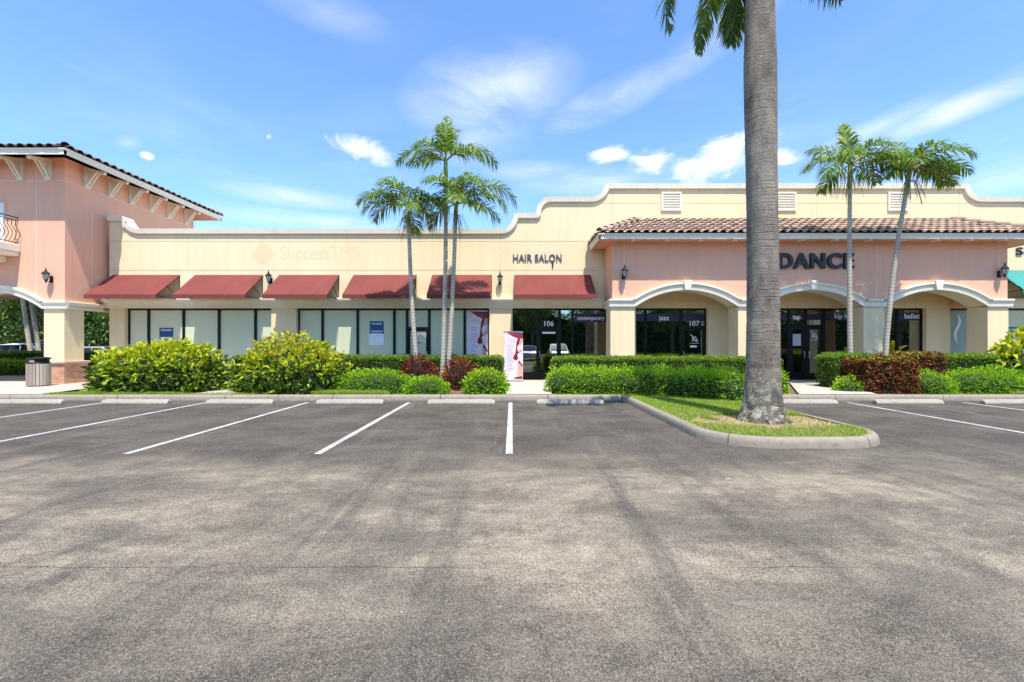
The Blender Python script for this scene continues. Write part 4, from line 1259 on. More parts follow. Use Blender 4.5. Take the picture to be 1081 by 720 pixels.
def hedge(name, cx, cy, hx, hy, hz, mats, weights, top_mats, lab, cat, group=None, dens=1500, leaf=(.055, .028), lump=.05, rz=0, z0=.10, core='core', seed=1.0, core_in=.07, cast=.6):
    t = thing(name, (cx, cy, z0), lab, cat, group, rz)
    area = 2*hx*hz*1.35 + 4*hy*hz + 4*hx*hy*1.15
    n = int(area*dens)
    P, Nn = box_points(n, hx, hy, hz, lump, seed)
    P += Nn*rng.uniform(-.09, .015, n)[:, None]
    P[:, 2] = np.maximum(P[:, 2], .02)
    D = unit(Nn*.75 + rng.normal(size=(n, 3))*.55 + np.array([0, 0, .35]))
    L = leaf[0]*rng.uniform(.6, 1.25, n); W = leaf[1]*rng.uniform(.7, 1.2, n)
    mi = rng.choice(len(mats), n, p=weights)
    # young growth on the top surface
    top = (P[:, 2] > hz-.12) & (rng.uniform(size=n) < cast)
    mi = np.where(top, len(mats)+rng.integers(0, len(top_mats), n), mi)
    leaf_obj('foliage', t, P, D, L, W, mats+top_mats, mi)
    link(core_mesh('box', hx-core_in, hy-core_in, hz-core_in, seed, M[core]), 'foliage_core', t)  # dark inner volume that makes the hedge opaque; its shade is painted
    return t

def mound(name, cx, cy, rx, ry, h, mats, wfun, lab, cat, group=None, n=6000, leaf=(.08, .04), z0=.10, core='core', seed=1.0, inner=.82, up=.5, rough=.14, flatp=.25, droop=.2, shoots=0, depth=.24):
    """rounded shrub: leaves through the outer quarter of a lumpy dome; wfun(height fraction, radial fraction, random) picks the material"""
    t = thing(name, (cx, cy, z0), lab, cat, group)
    d = unit(rng.normal(size=(n, 3))); d[:, 2] = np.maximum(d[:, 2], -flatp)
    k = 1+rough*noise3(d, 2.0, seed) + rough*.8*noise3(d, 5.0, seed+3) + rough*.35*noise3(d, 11., seed+9)
    rad = rng.uniform(1-depth, 1.03, n)
    zz = (d[:, 2]+flatp)/(1+flatp)
    P = np.stack([d[:, 0]*rx, d[:, 1]*ry, zz*h], 1)*(k*rad)[:, None]
    # boxier sides near the ground
    D = unit(np.stack([d[:, 0]/rx, d[:, 1]/ry, d[:, 2]/h+up], 1)*1.0 + rng.normal(size=(n, 3))*.45)
    if shoots:
        b = rng.choice(n, shoots); m = 7
        cl = np.repeat(b, m); P2 = P[cl]*1.0 + rng.normal(size=(len(cl), 3))*.03 + D[cl]*rng.uniform(.02, .14, len(cl))[:, None]
        D2 = unit(D[cl]*1.0 + rng.normal(size=(len(cl), 3))*.6)
        P = np.concatenate([P, P2]); D = np.concatenate([D, D2]); zz = np.concatenate([zz[:n], zz[cl]]); rad = np.concatenate([rad, np.full(len(cl), 1.05)])
    N_ = len(P); P[:, 2] = np.maximum(P[:, 2], .02)
    L = leaf[0]*rng.uniform(.55, 1.3, N_); W = leaf[1]*rng.uniform(.7, 1.25, N_)
    mi = wfun(np.clip(zz, 0, 1), rad, rng.uniform(size=N_), P)
    leaf_obj('foliage', t, P, D, L, W, mats, mi, droop)
    link(core_mesh('dome', rx*inner, ry*inner, h*inner, seed, M[core]), 'foliage_core', t)  # solid dome coloured dark as the shade behind the leaves
    return t

# --- left bed
CG = 'big yellow-green croton shrubs'
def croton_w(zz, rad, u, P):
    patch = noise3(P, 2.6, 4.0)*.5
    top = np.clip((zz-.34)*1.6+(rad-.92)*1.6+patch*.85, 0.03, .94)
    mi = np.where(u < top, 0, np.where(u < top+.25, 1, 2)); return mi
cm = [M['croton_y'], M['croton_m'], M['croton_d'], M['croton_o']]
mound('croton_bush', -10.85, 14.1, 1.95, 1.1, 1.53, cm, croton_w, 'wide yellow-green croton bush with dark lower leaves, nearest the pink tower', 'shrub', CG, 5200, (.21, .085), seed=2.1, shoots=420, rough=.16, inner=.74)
def croton_w2(zz, rad, u, P):
    mi = croton_w(zz, rad, u, P); u2 = rng.uniform(size=len(u)); return np.where((mi == 0) & (zz > .72) & (u2 < .35), 3, mi)
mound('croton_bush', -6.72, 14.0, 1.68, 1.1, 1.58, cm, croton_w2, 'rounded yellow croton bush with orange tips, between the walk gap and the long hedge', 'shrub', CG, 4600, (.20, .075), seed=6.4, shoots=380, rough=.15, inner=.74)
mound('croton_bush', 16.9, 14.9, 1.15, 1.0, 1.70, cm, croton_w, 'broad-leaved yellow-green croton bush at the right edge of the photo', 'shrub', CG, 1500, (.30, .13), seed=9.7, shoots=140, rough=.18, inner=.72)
HG = 'clipped dark green hedges'
hw = [M['hedge'], M['hedge_new']]
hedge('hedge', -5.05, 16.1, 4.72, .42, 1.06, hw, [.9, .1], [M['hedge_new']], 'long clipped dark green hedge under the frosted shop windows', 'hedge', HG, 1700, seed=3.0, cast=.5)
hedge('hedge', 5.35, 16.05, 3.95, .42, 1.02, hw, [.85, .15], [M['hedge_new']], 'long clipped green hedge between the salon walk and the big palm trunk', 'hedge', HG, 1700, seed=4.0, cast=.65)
LG = 'low lime-green ground-cover shrubs'
def lime_w(zz, rad, u, P):
    t = np.clip((zz-.2)*1.35, .06, .85); return np.where(u < t, 1, 0)
def lime_w2(zz, rad, u, P):
    t = np.clip((zz-.35)*1.3, .05, .8); return np.where(u < t*.55, 2, np.where(u < t, 1, 0))
lm = [M['lime'], M['lime_new'], M['lime_yellow']]
mound('lime_shrub', -4.15, 13.85, 1.30, .62, .70, lm, lime_w, 'bright lime ground-cover mound in front of the long hedge, left of the red bush', 'shrub', LG, 6500, (.085, .034), seed=1.3, rough=.10, inner=.80)
mound('lime_shrub', -2.55, 13.55, .68, .50, .50, lm, lime_w, 'small lime mound at the foot of the twin palm trunks', 'shrub', LG, 3000, (.085, .034), seed=7.7, rough=.13, inner=.8)
mound('lime_shrub', -.78, 13.75, .66, .62, .72, lm, lime_w2, 'yellowish lime shrub beside the salon walk, right of the twin trunks', 'shrub', LG, 3300, (.10, .045), seed=5.1, rough=.16, inner=.8)
RG = 'round copper-red shrubs'
def red_w(zz, rad, u, P): return np.where(u < .86, 0, 1)
def rust_w(zz, rad, u, P): return np.where(u < .48, 0, 1)
rm = [M['red'], M['rust']]
mound('copperleaf_bush', -3.08, 15.0, .64, .55, 1.08, rm, red_w, 'round dark red bush in front of the long hedge, behind the lime mound', 'shrub', RG, 3600, (.10, .042), seed=3.3, core='red_core', inner=.8, up=.8)
mound('copperleaf_bush', -1.72, 14.9, .56, .5, 1.05, rm, rust_w, 'round rusty brown-red bush just right of the twin palm trunks', 'shrub', RG, 3000, (.10, .040), seed=8.3, core='red_core', inner=.78, up=.8)
# lime hedge that runs round the back of the island
mb_pts = [(1.45, 13.62), (3.0, 13.55), (4.3, 13.2), (5.1, 12.5), (5.75, 11.95)]
t = thing('lime_hedge', (3.5, 13.3, .10), 'long loose lime-green hedge bending round the back of the grassy island', 'hedge')
Ps, Ds, cores = [], [], []
SEG = resample(mb_pts, .28)
for i, (x, y) in enumerate(SEG):
    k = i/(len(SEG)-1); n = 1500
    d = unit(rng.normal(size=(n, 3))); d[:, 2] = np.maximum(d[:, 2], -.3)
    ry = .52+.06*math.sin(i*1.7); h = .80+.05*math.sin(i*2.3)+.03*k
    kk = 1+.13*noise3(d, 3., i*1.1)
    P = np.stack([d[:, 0]*.46, d[:, 1]*ry, (d[:, 2]+.3)/1.3*h], 1)*(kk*rng.uniform(.78, 1.03, n))[:, None]
    Ps.append(P+np.array([x-3.5, y-13.3, .02])); Ds.append(unit(d+np.array([0,0,.55])+rng.normal(size=(n,3))*.45))
P = np.concatenate(Ps); D = np.concatenate(Ds); n = len(P)
P[:, 2] = np.maximum(P[:, 2], .02)
zz = np.clip(P[:, 2]/.8, 0, 1); u = rng.uniform(size=n); q = np.clip((zz-.22)*1.4, .08, .88)
mi = np.where(u < q*.12, 2, np.where(u < q, 1, 0))
leaf_obj('foliage', t, P, D, .085*rng.uniform(.6, 1.3, n), .034*rng.uniform(.7, 1.2, n), lm, mi, .2)
bmc = MB()
for (x, y) in SEG: bmc.lathe([(.12, .12), (.36, .16), (.40, .40), (.30, .62), (.08, .70)], (x, y, .0), 8)
bmc.build('foliage_core', M['core'], t)  # lathed dark lumps stand in for the shaded inside of the hedge
mound('lime_shrub', 7.55, 13.55, .62, .50, .98, lm, lime_w2, 'yellowish lime shrub end just right of the big palm trunk', 'shrub', LG, 3000, (.085, .038), seed=15.1, rough=.12, inner=.8)
# --- right bed
hedge('hedge', 10.95, 14.95, .62, .5, 1.16, hw, [.75, .25], [M['hedge_new']], 'short clipped green hedge end beside the slanting walk, left of the copper hedge', 'hedge', HG, 1700, seed=14.0, cast=.6)
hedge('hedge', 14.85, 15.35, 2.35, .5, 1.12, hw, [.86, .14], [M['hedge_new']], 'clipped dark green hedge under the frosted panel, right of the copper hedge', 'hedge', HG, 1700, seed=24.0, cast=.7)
CP = 'copper-red clipped hedges'
hedge('copper_hedge', 11.25, 13.95, .76, .55, 1.06, [M['red'], M['rust'], M['hedge']], [.55, .33, .12], [M['rust'], M['croton_m']], 'copper-red hedge nearest the kerb, left of the leaning palm trunk', 'hedge', CP, 1300, (.085, .04), .09, seed=34., core='red_core', cast=.6)
hedge('copper_hedge', 13.0, 14.95, .78, .5, 1.17, [M['red'], M['rust'], M['hedge']], [.38, .48, .14], [M['rust'], M['rust'], M['croton_m']], 'rust-topped copper hedge right of the leaning palm trunk', 'hedge', CP, 1300, (.085, .04), .09, seed=44., core='red_core', cast=.8)
mound('lime_shrub', 12.6, 13.75, .66, .55, .66, lm, lime_w, 'lime mound at the foot of the copper hedge, left of its pair', 'shrub', LG, 2800, (.085, .034), seed=12.3, rough=.12, inner=.8)
mound('lime_shrub', 14.45, 13.9, 1.5, .62, .76, lm, lime_w, 'long lime mound in front of the clipped hedge at the right', 'shrub', LG, 7000, (.085, .034), seed=13.3, rough=.12, inner=.8)
mound('lime_shrub', 10.25, 13.85, .42, .4, .46, lm, lime_w2, 'small yellowish lime tuft at the foot of the hedge end beside the slanting walk', 'shrub', LG, 1300, (.085, .038), seed=16.3, rough=.16, inner=.75)

# --- grass: blades on the island and in three strips by the kerb
def grass(name, pts_fun, n, hgt, z, mats, mi_fun, lab):
    P = pts_fun(n); n = len(P)
    a = rng.uniform(0, 2*math.pi, n); w = rng.uniform(.004, .009, n); h = hgt*rng.uniform(.45, 1.25, n)
    lean = rng.normal(size=(n, 2))*.55
    c, s = np.cos(a)*w, np.sin(a)*w
    z0 = np.full(n, 0.)
    A = np.stack([P[:, 0]-c, P[:, 1]-s, z0], 1); B = np.stack([P[:, 0]+c, P[:, 1]+s, z0], 1)
    m = np.stack([P[:, 0]+lean[:, 0]*h, P[:, 1]+lean[:, 1]*h, h], 1)
    V = np.stack([A, B, m], 1).reshape(-1, 3); F = np.arange(n*3).reshape(-1, 3)
    me = np_mesh(name, V, F, mats, mi_fun(P))
    o = link(me, name, None, (0, 0, z)); tag(o, lab, 'grass', None, 'stuff')
def island_pts(n):
    x = rng.uniform(IX0+.13, IX1-.13, n); y = rng.uniform(IY+.13, KY+.15, n)
    r = 1.0-.13; ok = np.ones(n, bool)
    for cx_, sx in ((IX0+1.0, -1), (IX1-1.0, 1)):
        k = ((x-cx_)*sx > 0) & (y < IY+1.0)
        ok &= ~(k & ((x-cx_)**2+(y-IY-1.0)**2 > r*r))
    # bare ground round the palm and under the hedge
    P3 = np.stack([x, y, np.zeros(n)], 1)
    nz = noise3(P3[:, :], 1.3, 2.)*.55+noise3(P3, 4., 3.)*.3
    d = np.sqrt(((x-4.95)/1.35)**2+((y-8.5)/.85)**2)+nz*.6
    u = rng.uniform(size=n)
    ok &= (d > 1) | (u < .03)
    hd = y - np.interp(x, [3.0, 4.3, 5.1, 5.75, 6.1], [12.6, 12.0, 11.4, 11.0, 10.8])
    ok &= (hd < 0) | (u < .06)
    ok &= (nz > -.34) | (u < .4)
    return np.stack([x[ok], y[ok]], 1)
def mi_isl(P):
    P3 = np.stack([P[:, 0], P[:, 1], np.zeros(len(P))], 1)
    d = np.sqrt(((P[:, 0]-4.75)/1.6)**2+((P[:, 1]-8.4)/1.2)**2)
    q = .06+.5*np.clip(1.4-d, 0, 1)+noise3(P3, 1.7, 8.)*.35 + .32*np.clip((7.6-P[:, 1]), 0, 1)
    return (rng.uniform(size=len(P)) < q).astype(int)
GM = [M['grass'], M['grass_dry']]
grass('island_grass', island_pts, 120000, .062, .115, GM, mi_isl, 'short green grass with dry straw patches on the kerbed island')
def strip(x0, x1, y0, y1):
    def f(n):
        x = rng.uniform(x0, x1, n); y = rng.uniform(y0, y1, n)
        k = ((x-(x0+x1)/2)/((x1-x0)/2))**2 + (np.maximum(0, y-y0)/(y1-y0))**2 < 1+rng.normal(size=n)*.08
        return np.stack([x[k], y[k]], 1)
    return f
gl = lambda P: (rng.uniform(size=len(P)) < .08).astype(int)
grass('grass_patch', strip(-5.6, -3.55, KY+.18, 13.55), 26000, .13, .10, GM, gl, 'bright lime grass patch beside the kerb at the foot of the second croton bush')
grass('grass_patch', strip(-13.2, -9.3, KY+.18, 13.25), 26000, .10, .10, GM, gl, 'thin grass strip along the kerb at the foot of the croton bush by the tower')
grass('grass_patch', strip(14.4, 18.6, KY+.18, 13.5), 26000, .12, .10, GM, gl, 'grass strip along the kerb at the right edge of the photo')
grass('grass_patch', strip(-9.3, -6.9, KY+.18, 13.1), 7000, .09, .10, GM, gl, 'sparse grass along the kerb between the two big croton bushes')
# fallen leaves and litter on the tarmac
P = np.stack([rng.uniform(-9, 9, 240), rng.uniform(2.2, 12.4, 240), np.full(240, .006)], 1)
k = rng.uniform(size=240) < np.clip((P[:, 1]-3)/10, .12, 1); P = P[k]
D = rng.normal(size=(len(P), 3)); D[:, 2] = .05
V, F = leaf_arrays(P, D, rng.uniform(.02, .05, len(P)), rng.uniform(.01, .022, len(P)), 0, .1)
o = link(np_mesh('fallen_leaves', V, F, [M['seed'], M['rust']], np.repeat(rng.integers(0, 2, len(P)), 2)), 'fallen_leaves'); tag(o, 'small dry fallen leaves scattered thinly over the tarmac', 'fallen leaves', None, 'stuff')
MB().add([(2.46, 5.22, .004), (2.53, 5.20, .010), (2.55, 5.235, .005), (2.50, 5.25, .012), (2.45, 5.24, .005)], [(0,1,2,3,4)]).build('paper_scrap', M['stop'])
tag(bpy.data.objects['paper_scrap'], 'tiny pale paper scrap lying on the tarmac in front of the island', 'litter')
# kerb weed at the island corner
# ------------------------------------------------------------------ palms
def frond(parent, base, az, el, length, droop, mat, nleaf=44, lw=.035, ll=.55, hang=.5, plume=.35, name='frond', twist=0):
    """feather leaf: an arching stem with paired hanging leaflets; base is relative to the palm root"""
    d0 = Vector((math.cos(az)*math.cos(el), math.sin(az)*math.cos(el), math.sin(el)))
    out = Vector((math.cos(az), math.sin(az), 0)); side = Vector((-math.sin(az), math.cos(az), 0))
    pts = []; p = Vector(base); n = 14; a = el
    for i in range(n+1):
        pts.append(p.copy())
        step = length/n; a -= droop/n*(.5+1.2*i/n)
        p = p + (out*math.cos(a)+Vector((0,0,1))*math.sin(a))*step + side*twist*step*i/n
    T = lambda s: pts[min(n-1, int(s*n))].lerp(pts[min(n, int(s*n)+1)], s*n-min(n-1, int(s*n)))
    V, F, mi = [], [], []
    def add(vs, fs, m):
        b = len(V); V.extend([tuple(v) for v in vs]); F.extend([tuple(b+i for i in f) for f in fs]); mi.extend([m]*len(fs))
    # stem
    for i in range(n):
        r0, r1 = .022*(1-i/n)+.004, .022*(1-(i+1)/n)+.004
        d = (pts[i+1]-pts[i]).normalized(); up = side.cross(d)
        a0, b0 = pts[i], pts[i+1]
        vs = [a0+side*r0, a0+up*r0, a0-side*r0, a0-up*r0, b0+side*r1, b0+up*r1, b0-side*r1, b0-up*r1]
        for k in range(4):
            j = (k+1) % 4; add([vs[k], vs[j], vs[4+j]], [(0,1,2)], 1); add([vs[k], vs[4+j], vs[4+k]], [(0,1,2)], 1)
    for i in range(nleaf):
        s = .16+.84*(i+random.random()*.6)/nleaf
        q = T(s); d = (T(min(1, s+.03))-T(max(0, s-.03))).normalized(); up = side.cross(d).normalized()
        if up.z < 0: up = -up
        for sg in (-1, 1):
            L = ll*(math.sin(math.pi*min(1, .18+s*.80))**.7)*random.uniform(.85, 1.1)
            w = lw*random.uniform(.8, 1.15)
            e = up*(random.uniform(-plume, plume)+.15)
            dir_ = (side*sg*1.0 + d*(.55+.55*s) + e).normalized()
            m1 = q+dir_*L*.45 + Vector((0,0,-hang*.10*L)); tip = q+dir_*L*.80 + Vector((0,0,-hang*L*random.uniform(.7, 1.1)))
            wv = dir_.cross(up).normalized()*w*.5
            vs = [q-wv*.5, q+wv*.5, m1-wv, m1+wv, tip]
            add(vs, [(0,1,3),(0,3,2),(2,3,4)], 0)
    me = np_mesh(name, np.array(V), np.array(F), [mat, M['rachis']], np.array(mi))
    return link(me, name, parent)

def slim_palm(base, top, lab, group, fronds, bend=.0, r0=.085, r1=.058, seed=1, name='palm_tree', stalks=True, shaft=.75):
    random.seed(seed)
    t = thing(name, base, lab, 'palm', group)
    B, Tp = Vector((0,0,0)), Vector(top)-Vector(base)
    pts, rad = [], []
    for i in range(19):
        k = i/18
        p = B.lerp(Tp, k) + Vector((bend*math.sin(math.pi*k), 0, 0))
        pts.append(p); rad.append(r0+(r1-r0)*k + (.035*(1-k/.08) if k < .08 else 0))
    mb = MB(); wb = Vector(base); kk = 16
    mb.tube([p+wb for p in pts[:kk+1]], rad[:kk+1], 10); mb.build('trunk', M['slim'], t, smooth=True)
    mb = MB(); mb.tube([p+wb for p in pts[kk:]]+[wb+Tp+Vector((0,0,.22))], [rad[kk]*1.02, rad[kk]*1.25, rad[kk]*1.05, .022], 10); mb.build('crownshaft', M['shaft'], t, smooth=True)
    fronds = list(fronds) + ([(random.uniform(0, 360), random.uniform(-30, 5), 1.15, 50) for q in range(1)] + [(random.uniform(0, 360), random.uniform(40, 70), 1.35, 95) for q in range(0)] if stalks or True else [])
    for f in fronds:
        az, el, L, dr = f[:4]; m = f[4] if len(f) > 4 else M['frond']
        frond(t, Tp+Vector((0,0,.02)), R(az)+random.uniform(-.12,.12), R(min(88, el+6)), L*1.13, R(dr*1.04), m, nleaf=max(34, int(L*29)), ll=.60+.09*L, hang=.46, plume=.55, lw=.043, twist=random.uniform(-.25,.25))
    if stalks:
        mb = MB()
        for i in range(26):
            a = random.uniform(0, 6.28); r = random.uniform(.12, .50)
            b = wb+Tp+Vector((0,0,-.35)); o_ = Vector((math.cos(a), math.sin(a), 0))
            mb.tube([b, b+o_*r*.5+Vector((0,0,.0)), b+o_*r+Vector((0,0,-.3-random.random()*.5))], .006, 4)
        mb.build('seed_stalk', M['seed'], t)
    return t
PG = 'slender palms in the planting beds'
D0 = 15.2; s0 = 480/D0
px2 = lambda px, py, D: ((px-540)*D/480, D, 1.55+(364-py)*D/480)
# azimuth 0 = right, 180 = left, 270 = towards the camera, 90 = towards the building
slim_palm((px2(441, 0, D0)[0], D0, .10), px2(430.5, 219, D0), 'slender palm left of the twin trunks, its crown the lowest of the three', PG,
    [(183, 42, 1.75, 95), (205, 12, 1.5, 70), (165, 20, 1.4, 85), (330, 30, 1.5, 100), (10, 40, 1.3, 95), (250, 55, 1.5, 100), (95, 65, 1.4, 70), (290, 5, 1.2, 60), (225, 35, 1.5, 95), (60, 20, 1.2, 70)], bend=-.05, seed=3)
slim_palm((px2(466, 0, D0)[0], D0, .10), px2(470, 171, D0), 'tallest slender palm of the left group, left one of the twin trunks', PG,
    [(172, 38, 1.7, 100), (8, 45, 1.9, 110), (115, 82, 1.6, 25), (75, 72, 1.5, 40), (195, 15, 1.2, 60), (280, 62, 1.4, 90), (330, 30, 1.5, 95), (230, 40, 1.4, 95)], bend=.05, seed=5, stalks=False)
slim_palm((px2(471.5, 0, D0-.1)[0], D0-.1, .10), px2(481, 216, D0-.1), 'slender palm with long arching right fronds, right one of the twin trunks', PG,
    [(2, 48, 2.25, 118), (345, 28, 1.9, 100), (20, 12, 1.5, 75), (185, 25, 1.3, 85), (240, 55, 1.6, 105), (300, 55, 1.7, 110), (95, 70, 1.6, 60), (275, 15, 1.3, 70), (315, 0, 1.4, 55), (205, 0, 1.2, 55)], bend=.03, seed=9)
D1 = 14.8
slim_palm((px2(897.5, 0, D1)[0], D1, .10), px2(897, 175, D1), 'upright slender palm in front of the DANCE sign', PG,
    [(180, 22, 1.7, 80), (160, 50, 1.3, 60), (205, 5, 1.6, 75), (5, 35, 1.9, 85), (350, 12, 1.6, 75), (95, 78, 1.4, 20), (60, 78, 1.5, 25), (280, 40, 1.4, 90), (235, 25, 1.3, 80), (315, 25, 1.4, 85), (20, 0, 1.2, 55)], bend=-.03, seed=13)
slim_palm((px2(931.5, 0, D1-.1)[0], D1-.1, .10), px2(960, 180, D1-.1), 'leaning slender palm rising from behind the copper hedge', PG,
    [(5, 38, 1.7, 95), (340, 25, 1.6, 85), (30, 62, 1.4, 70), (95, 75, 1.2, 40), (165, 48, 1.1, 75), (200, 20, 1.0, 65), (275, 50, 1.4, 100), (310, 40, 1.6, 100), (355, 5, 1.4, 65), (240, 25, 1.1, 75), (15, 15, 1.5, 75)], bend=-.12, seed=17)

# --- the big royal palm on the island
RX, RY = 4.75, 8.62
royal = thing('royal_palm', (RX, RY, .11), 'massive grey ringed royal palm trunk rising out of the picture from the grassy island', 'palm')
prof = [(.0, .47), (.06, .455), (.13, .42), (.25, .385), (.45, .362), (.8, .345), (1.3, .335), (2.0, .325), (3.0, .314), (3.8, .306), (4.6, .308), (5.4, .314), (6.2, .322), (6.8, .322), (7.3, .305), (7.8, .288), (8.6, .275), (9.4, .25)]
bm = bmesh.new(); rings = []; NS = 48
zs_ = []; 
for i in range(len(prof)-1):
    a, b = prof[i], prof[i+1]; k = max(1, int((b[0]-a[0])/.045))
    zs_ += [(a[0]+(b[0]-a[0])*j/k, a[1]+(b[1]-a[1])*j/k) for j in range(k)]
zs_.append(prof[-1])
for z, r in zs_:
    ring = []
    cx_ = .030*math.sin(z*.55+.6)-.02; 
    for k in range(NS):
        a = 2*math.pi*k/NS; p = Vector((math.cos(a), math.sin(a), 0))
        q = p*r; foot = max(0, 1-z/.5)
        rr = r*(.87+.06*max(0, 1-z/1.2))*(1+.012*noise.noise(Vector((q.x*2.2, q.y*2.2, z*.8))) + .010*noise.noise(Vector((q.x*6, q.y*6, z*4))))
        rr += foot*(.07*noise.noise(Vector((p.x*3.2, p.y*3.2, z*3))) + .035*noise.noise(Vector((p.x*9, p.y*9, z*9))))
        rr += .004*math.sin(z*47)*(.3+.7*max(0, noise.noise(Vector((0, 3, z*.9)))+.3))
        if .98 < z < 1.03 or 1.9 < z < 1.93: rr -= .008
        ring.append(bm.verts.new((cx_+p.x*rr, p.y*rr, z)))
    rings.append(ring)
for a, b in zip(rings, rings[1:]):
    for k in range(NS): bm.faces.new((a[k], a[(k+1) % NS], b[(k+1) % NS], b[k]))
bm.faces.new(rings[-1])
me = bpy.data.meshes.new('trunk'); bm.to_mesh(me); bm.free(); me.materials.append(M['royal']); me.polygons.foreach_set('use_smooth', [True]*len(me.polygons))
link(me, 'trunk', royal)
# root mat at the foot
random.seed(4); mb = MB()
for i in range(60):
    a = random.uniform(0, 6.28); r0_ = .40; r1_ = random.uniform(.44, .50)
    c0 = (RX+r0_*math.cos(a), RY+r0_*math.sin(a), .11+random.uniform(.02, .09)); c1 = (RX+r1_*math.cos(a+random.uniform(-.2,.2)), RY+r1_*math.sin(a), .09)
    mb.tube([c0, ((c0[0]+c1[0])/2+.02*math.cos(a), (c0[1]+c1[1])/2+.02*math.sin(a), c0[2]-.05), c1], random.uniform(.008, .016), 5)
mb.build('roots', M['trunk'], royal, smooth=True)
mb = MB(); mb.lathe([(.262, 8.25), (.31, 8.5), (.27, 8.9), (.18, 9.25), (.10, 9.55), (.05, 9.8)], (RX, RY, .11), 20); mb.build('crownshaft', M['shaft'], royal, smooth=True)
top = Vector((0, 0, 9.35))
for az, el, L, dr, tw in ((184, -4, 3.15, 97, .0), (192, 26, 4.1, 116, .0), (352, -24, 2.1, 52, 0), (345, 48, 4.2, 128, 0), (100, -42, 1.9, 40, 0), (8, 30, 3.6, 100, 0), (30, 50, 3.8, 110, 0), (90, 40, 3.6, 110, 0), (60, 78, 3.4, 50, 0)):
    frond(royal, top, R(az), R(el), L, R(dr), M['frond_royal'], nleaf=90, lw=.05, ll=.62, hang=.62, plume=.9, twist=tw)

# ------------------------------------------------------------------ broad trees: behind the tower's arch, and across the car park (mirrored in the glass)
def tree_meshes(h, cr, seed, nclump=46, per=150, leaf=(.26, .13)):
    random.seed(seed); g = np.random.default_rng(seed)
    mb = MB(); tips = []
    mb.tube([(0,0,0), (.05,0,h*.15), (-.03,.04,h*.32), (.02,0,h*.45)], [.26, .20, .17, .13], 9)
    for i in range(9):
        a = i*2.4+random.uniform(-.4,.4); z0 = h*random.uniform(.26, .44)
        e = Vector((math.cos(a)*cr*random.uniform(.4,.75), math.sin(a)*cr*random.uniform(.4,.75), h*random.uniform(.55,.9)))
        m = Vector((e.x*.45, e.y*.45, z0+(e.z-z0)*.55))
        mb.tube([(0,0,z0), m, e], [.10, .06, .02], 6); tips.append(e); tips.append(m.lerp(e, .6))
    P, D = [], []
    for i in range(nclump):
        if i < len(tips): c = np.array(tips[i])
        else:
            v = g.normal(size=3); v /= np.linalg.norm(v); rr = g.uniform(.45, .95)
            c = np.array([v[0]*cr*rr, v[1]*cr*rr, h*.66+v[2]*h*.30*rr])
        r = g.uniform(.35, .75)*cr*.42
        q = g.normal(size=(per, 3)); q /= np.linalg.norm(q, axis=1, keepdims=True); q *= (g.uniform(.3, 1, (per, 1))**.6)*r*np.array([1, 1, .75])
        P.append(c+q); D.append(q/r+np.array([0,0,-.2])+g.normal(size=(per, 3))*.6)
    P = np.concatenate(P); D = np.concatenate(D); n = len(P)
    V, F = leaf_arrays(P, D, leaf[0]*g.uniform(.6, 1.3, n), leaf[1]*g.uniform(.7, 1.2, n), .3)
    return mb, np_mesh('crown', V, F, [M['tree_leaf']])
TM = []
for sd, h, cr in ((1, 7.6, 3.3), (2, 8.8, 3.6)):
    mb, cme = tree_meshes(h, cr, sd); TM.append((mb, cme))
trunk_me = []
for i, (mb, cme) in enumerate(TM):
    o = mb.build('trunk', M['trunk'], smooth=True); trunk_me.append(o.data); bpy.data.objects.remove(o)
def tree(x, y, k, s, rz, lab, group, z=0):
    t = thing('broadleaf_tree', (x, y, z), lab, 'tree', group, rz); t.scale = (s, s, s)
    link(trunk_me[k], 'trunk', t); link(TM[k][1], 'crown', t); return t
back = [(-38, 36, 0, 1.0), (-31.5, 31, 1, .95), (-43, 42, 1, 1.05), (-27.5, 33, 0, .9), (-33, 44, 1, 1.1), (-24, 30, 1, .8), (-49, 38, 0, 1.1), (-28, 41, 0, 1.0), (-36, 28.5, 0, .62)]
bl = ['leafy tree seen through the tower arch, leftmost', 'leafy tree just left of the pale twin trunks behind the tower', 'taller leafy tree far behind the tower arch', 'leafy tree behind the brick-footed pillar', 'tall leafy tree far beyond the side road behind the tower', 'leafy tree seen between the pillar and the shop wall', 'leafy tree at the far left beyond the side road', 'leafy tree beyond the white cars behind the tower', 'small leafy tree low behind the tower arch at the left edge']
for i, (x, y, k, s) in enumerate(back): tree(x, y, k, s, i*1.3, bl[i], 'trees behind the tower')
front = [(-52, -27, 0, 1.25), (-41, -30, 1, 1.1), (-30, -26, 0, 1.2), (-19, -30, 1, 1.15), (-8, -27, 0, 1.2), (3, -30, 1, 1.1), (13, -26, 0, 1.2), (23, -29, 1, 1.25), (33, -27, 0, 1.1), (43, -29, 1, 1.2), (54, -27, 0, 1.25), (64, -30, 1, 1.2)]
for i, (x, y, k, s) in enumerate(front): tree(x, y, k, s, i*2.1, 'leafy tree across the car park, seen only mirrored in the dark shop glass', 'trees mirrored in the shop glass')
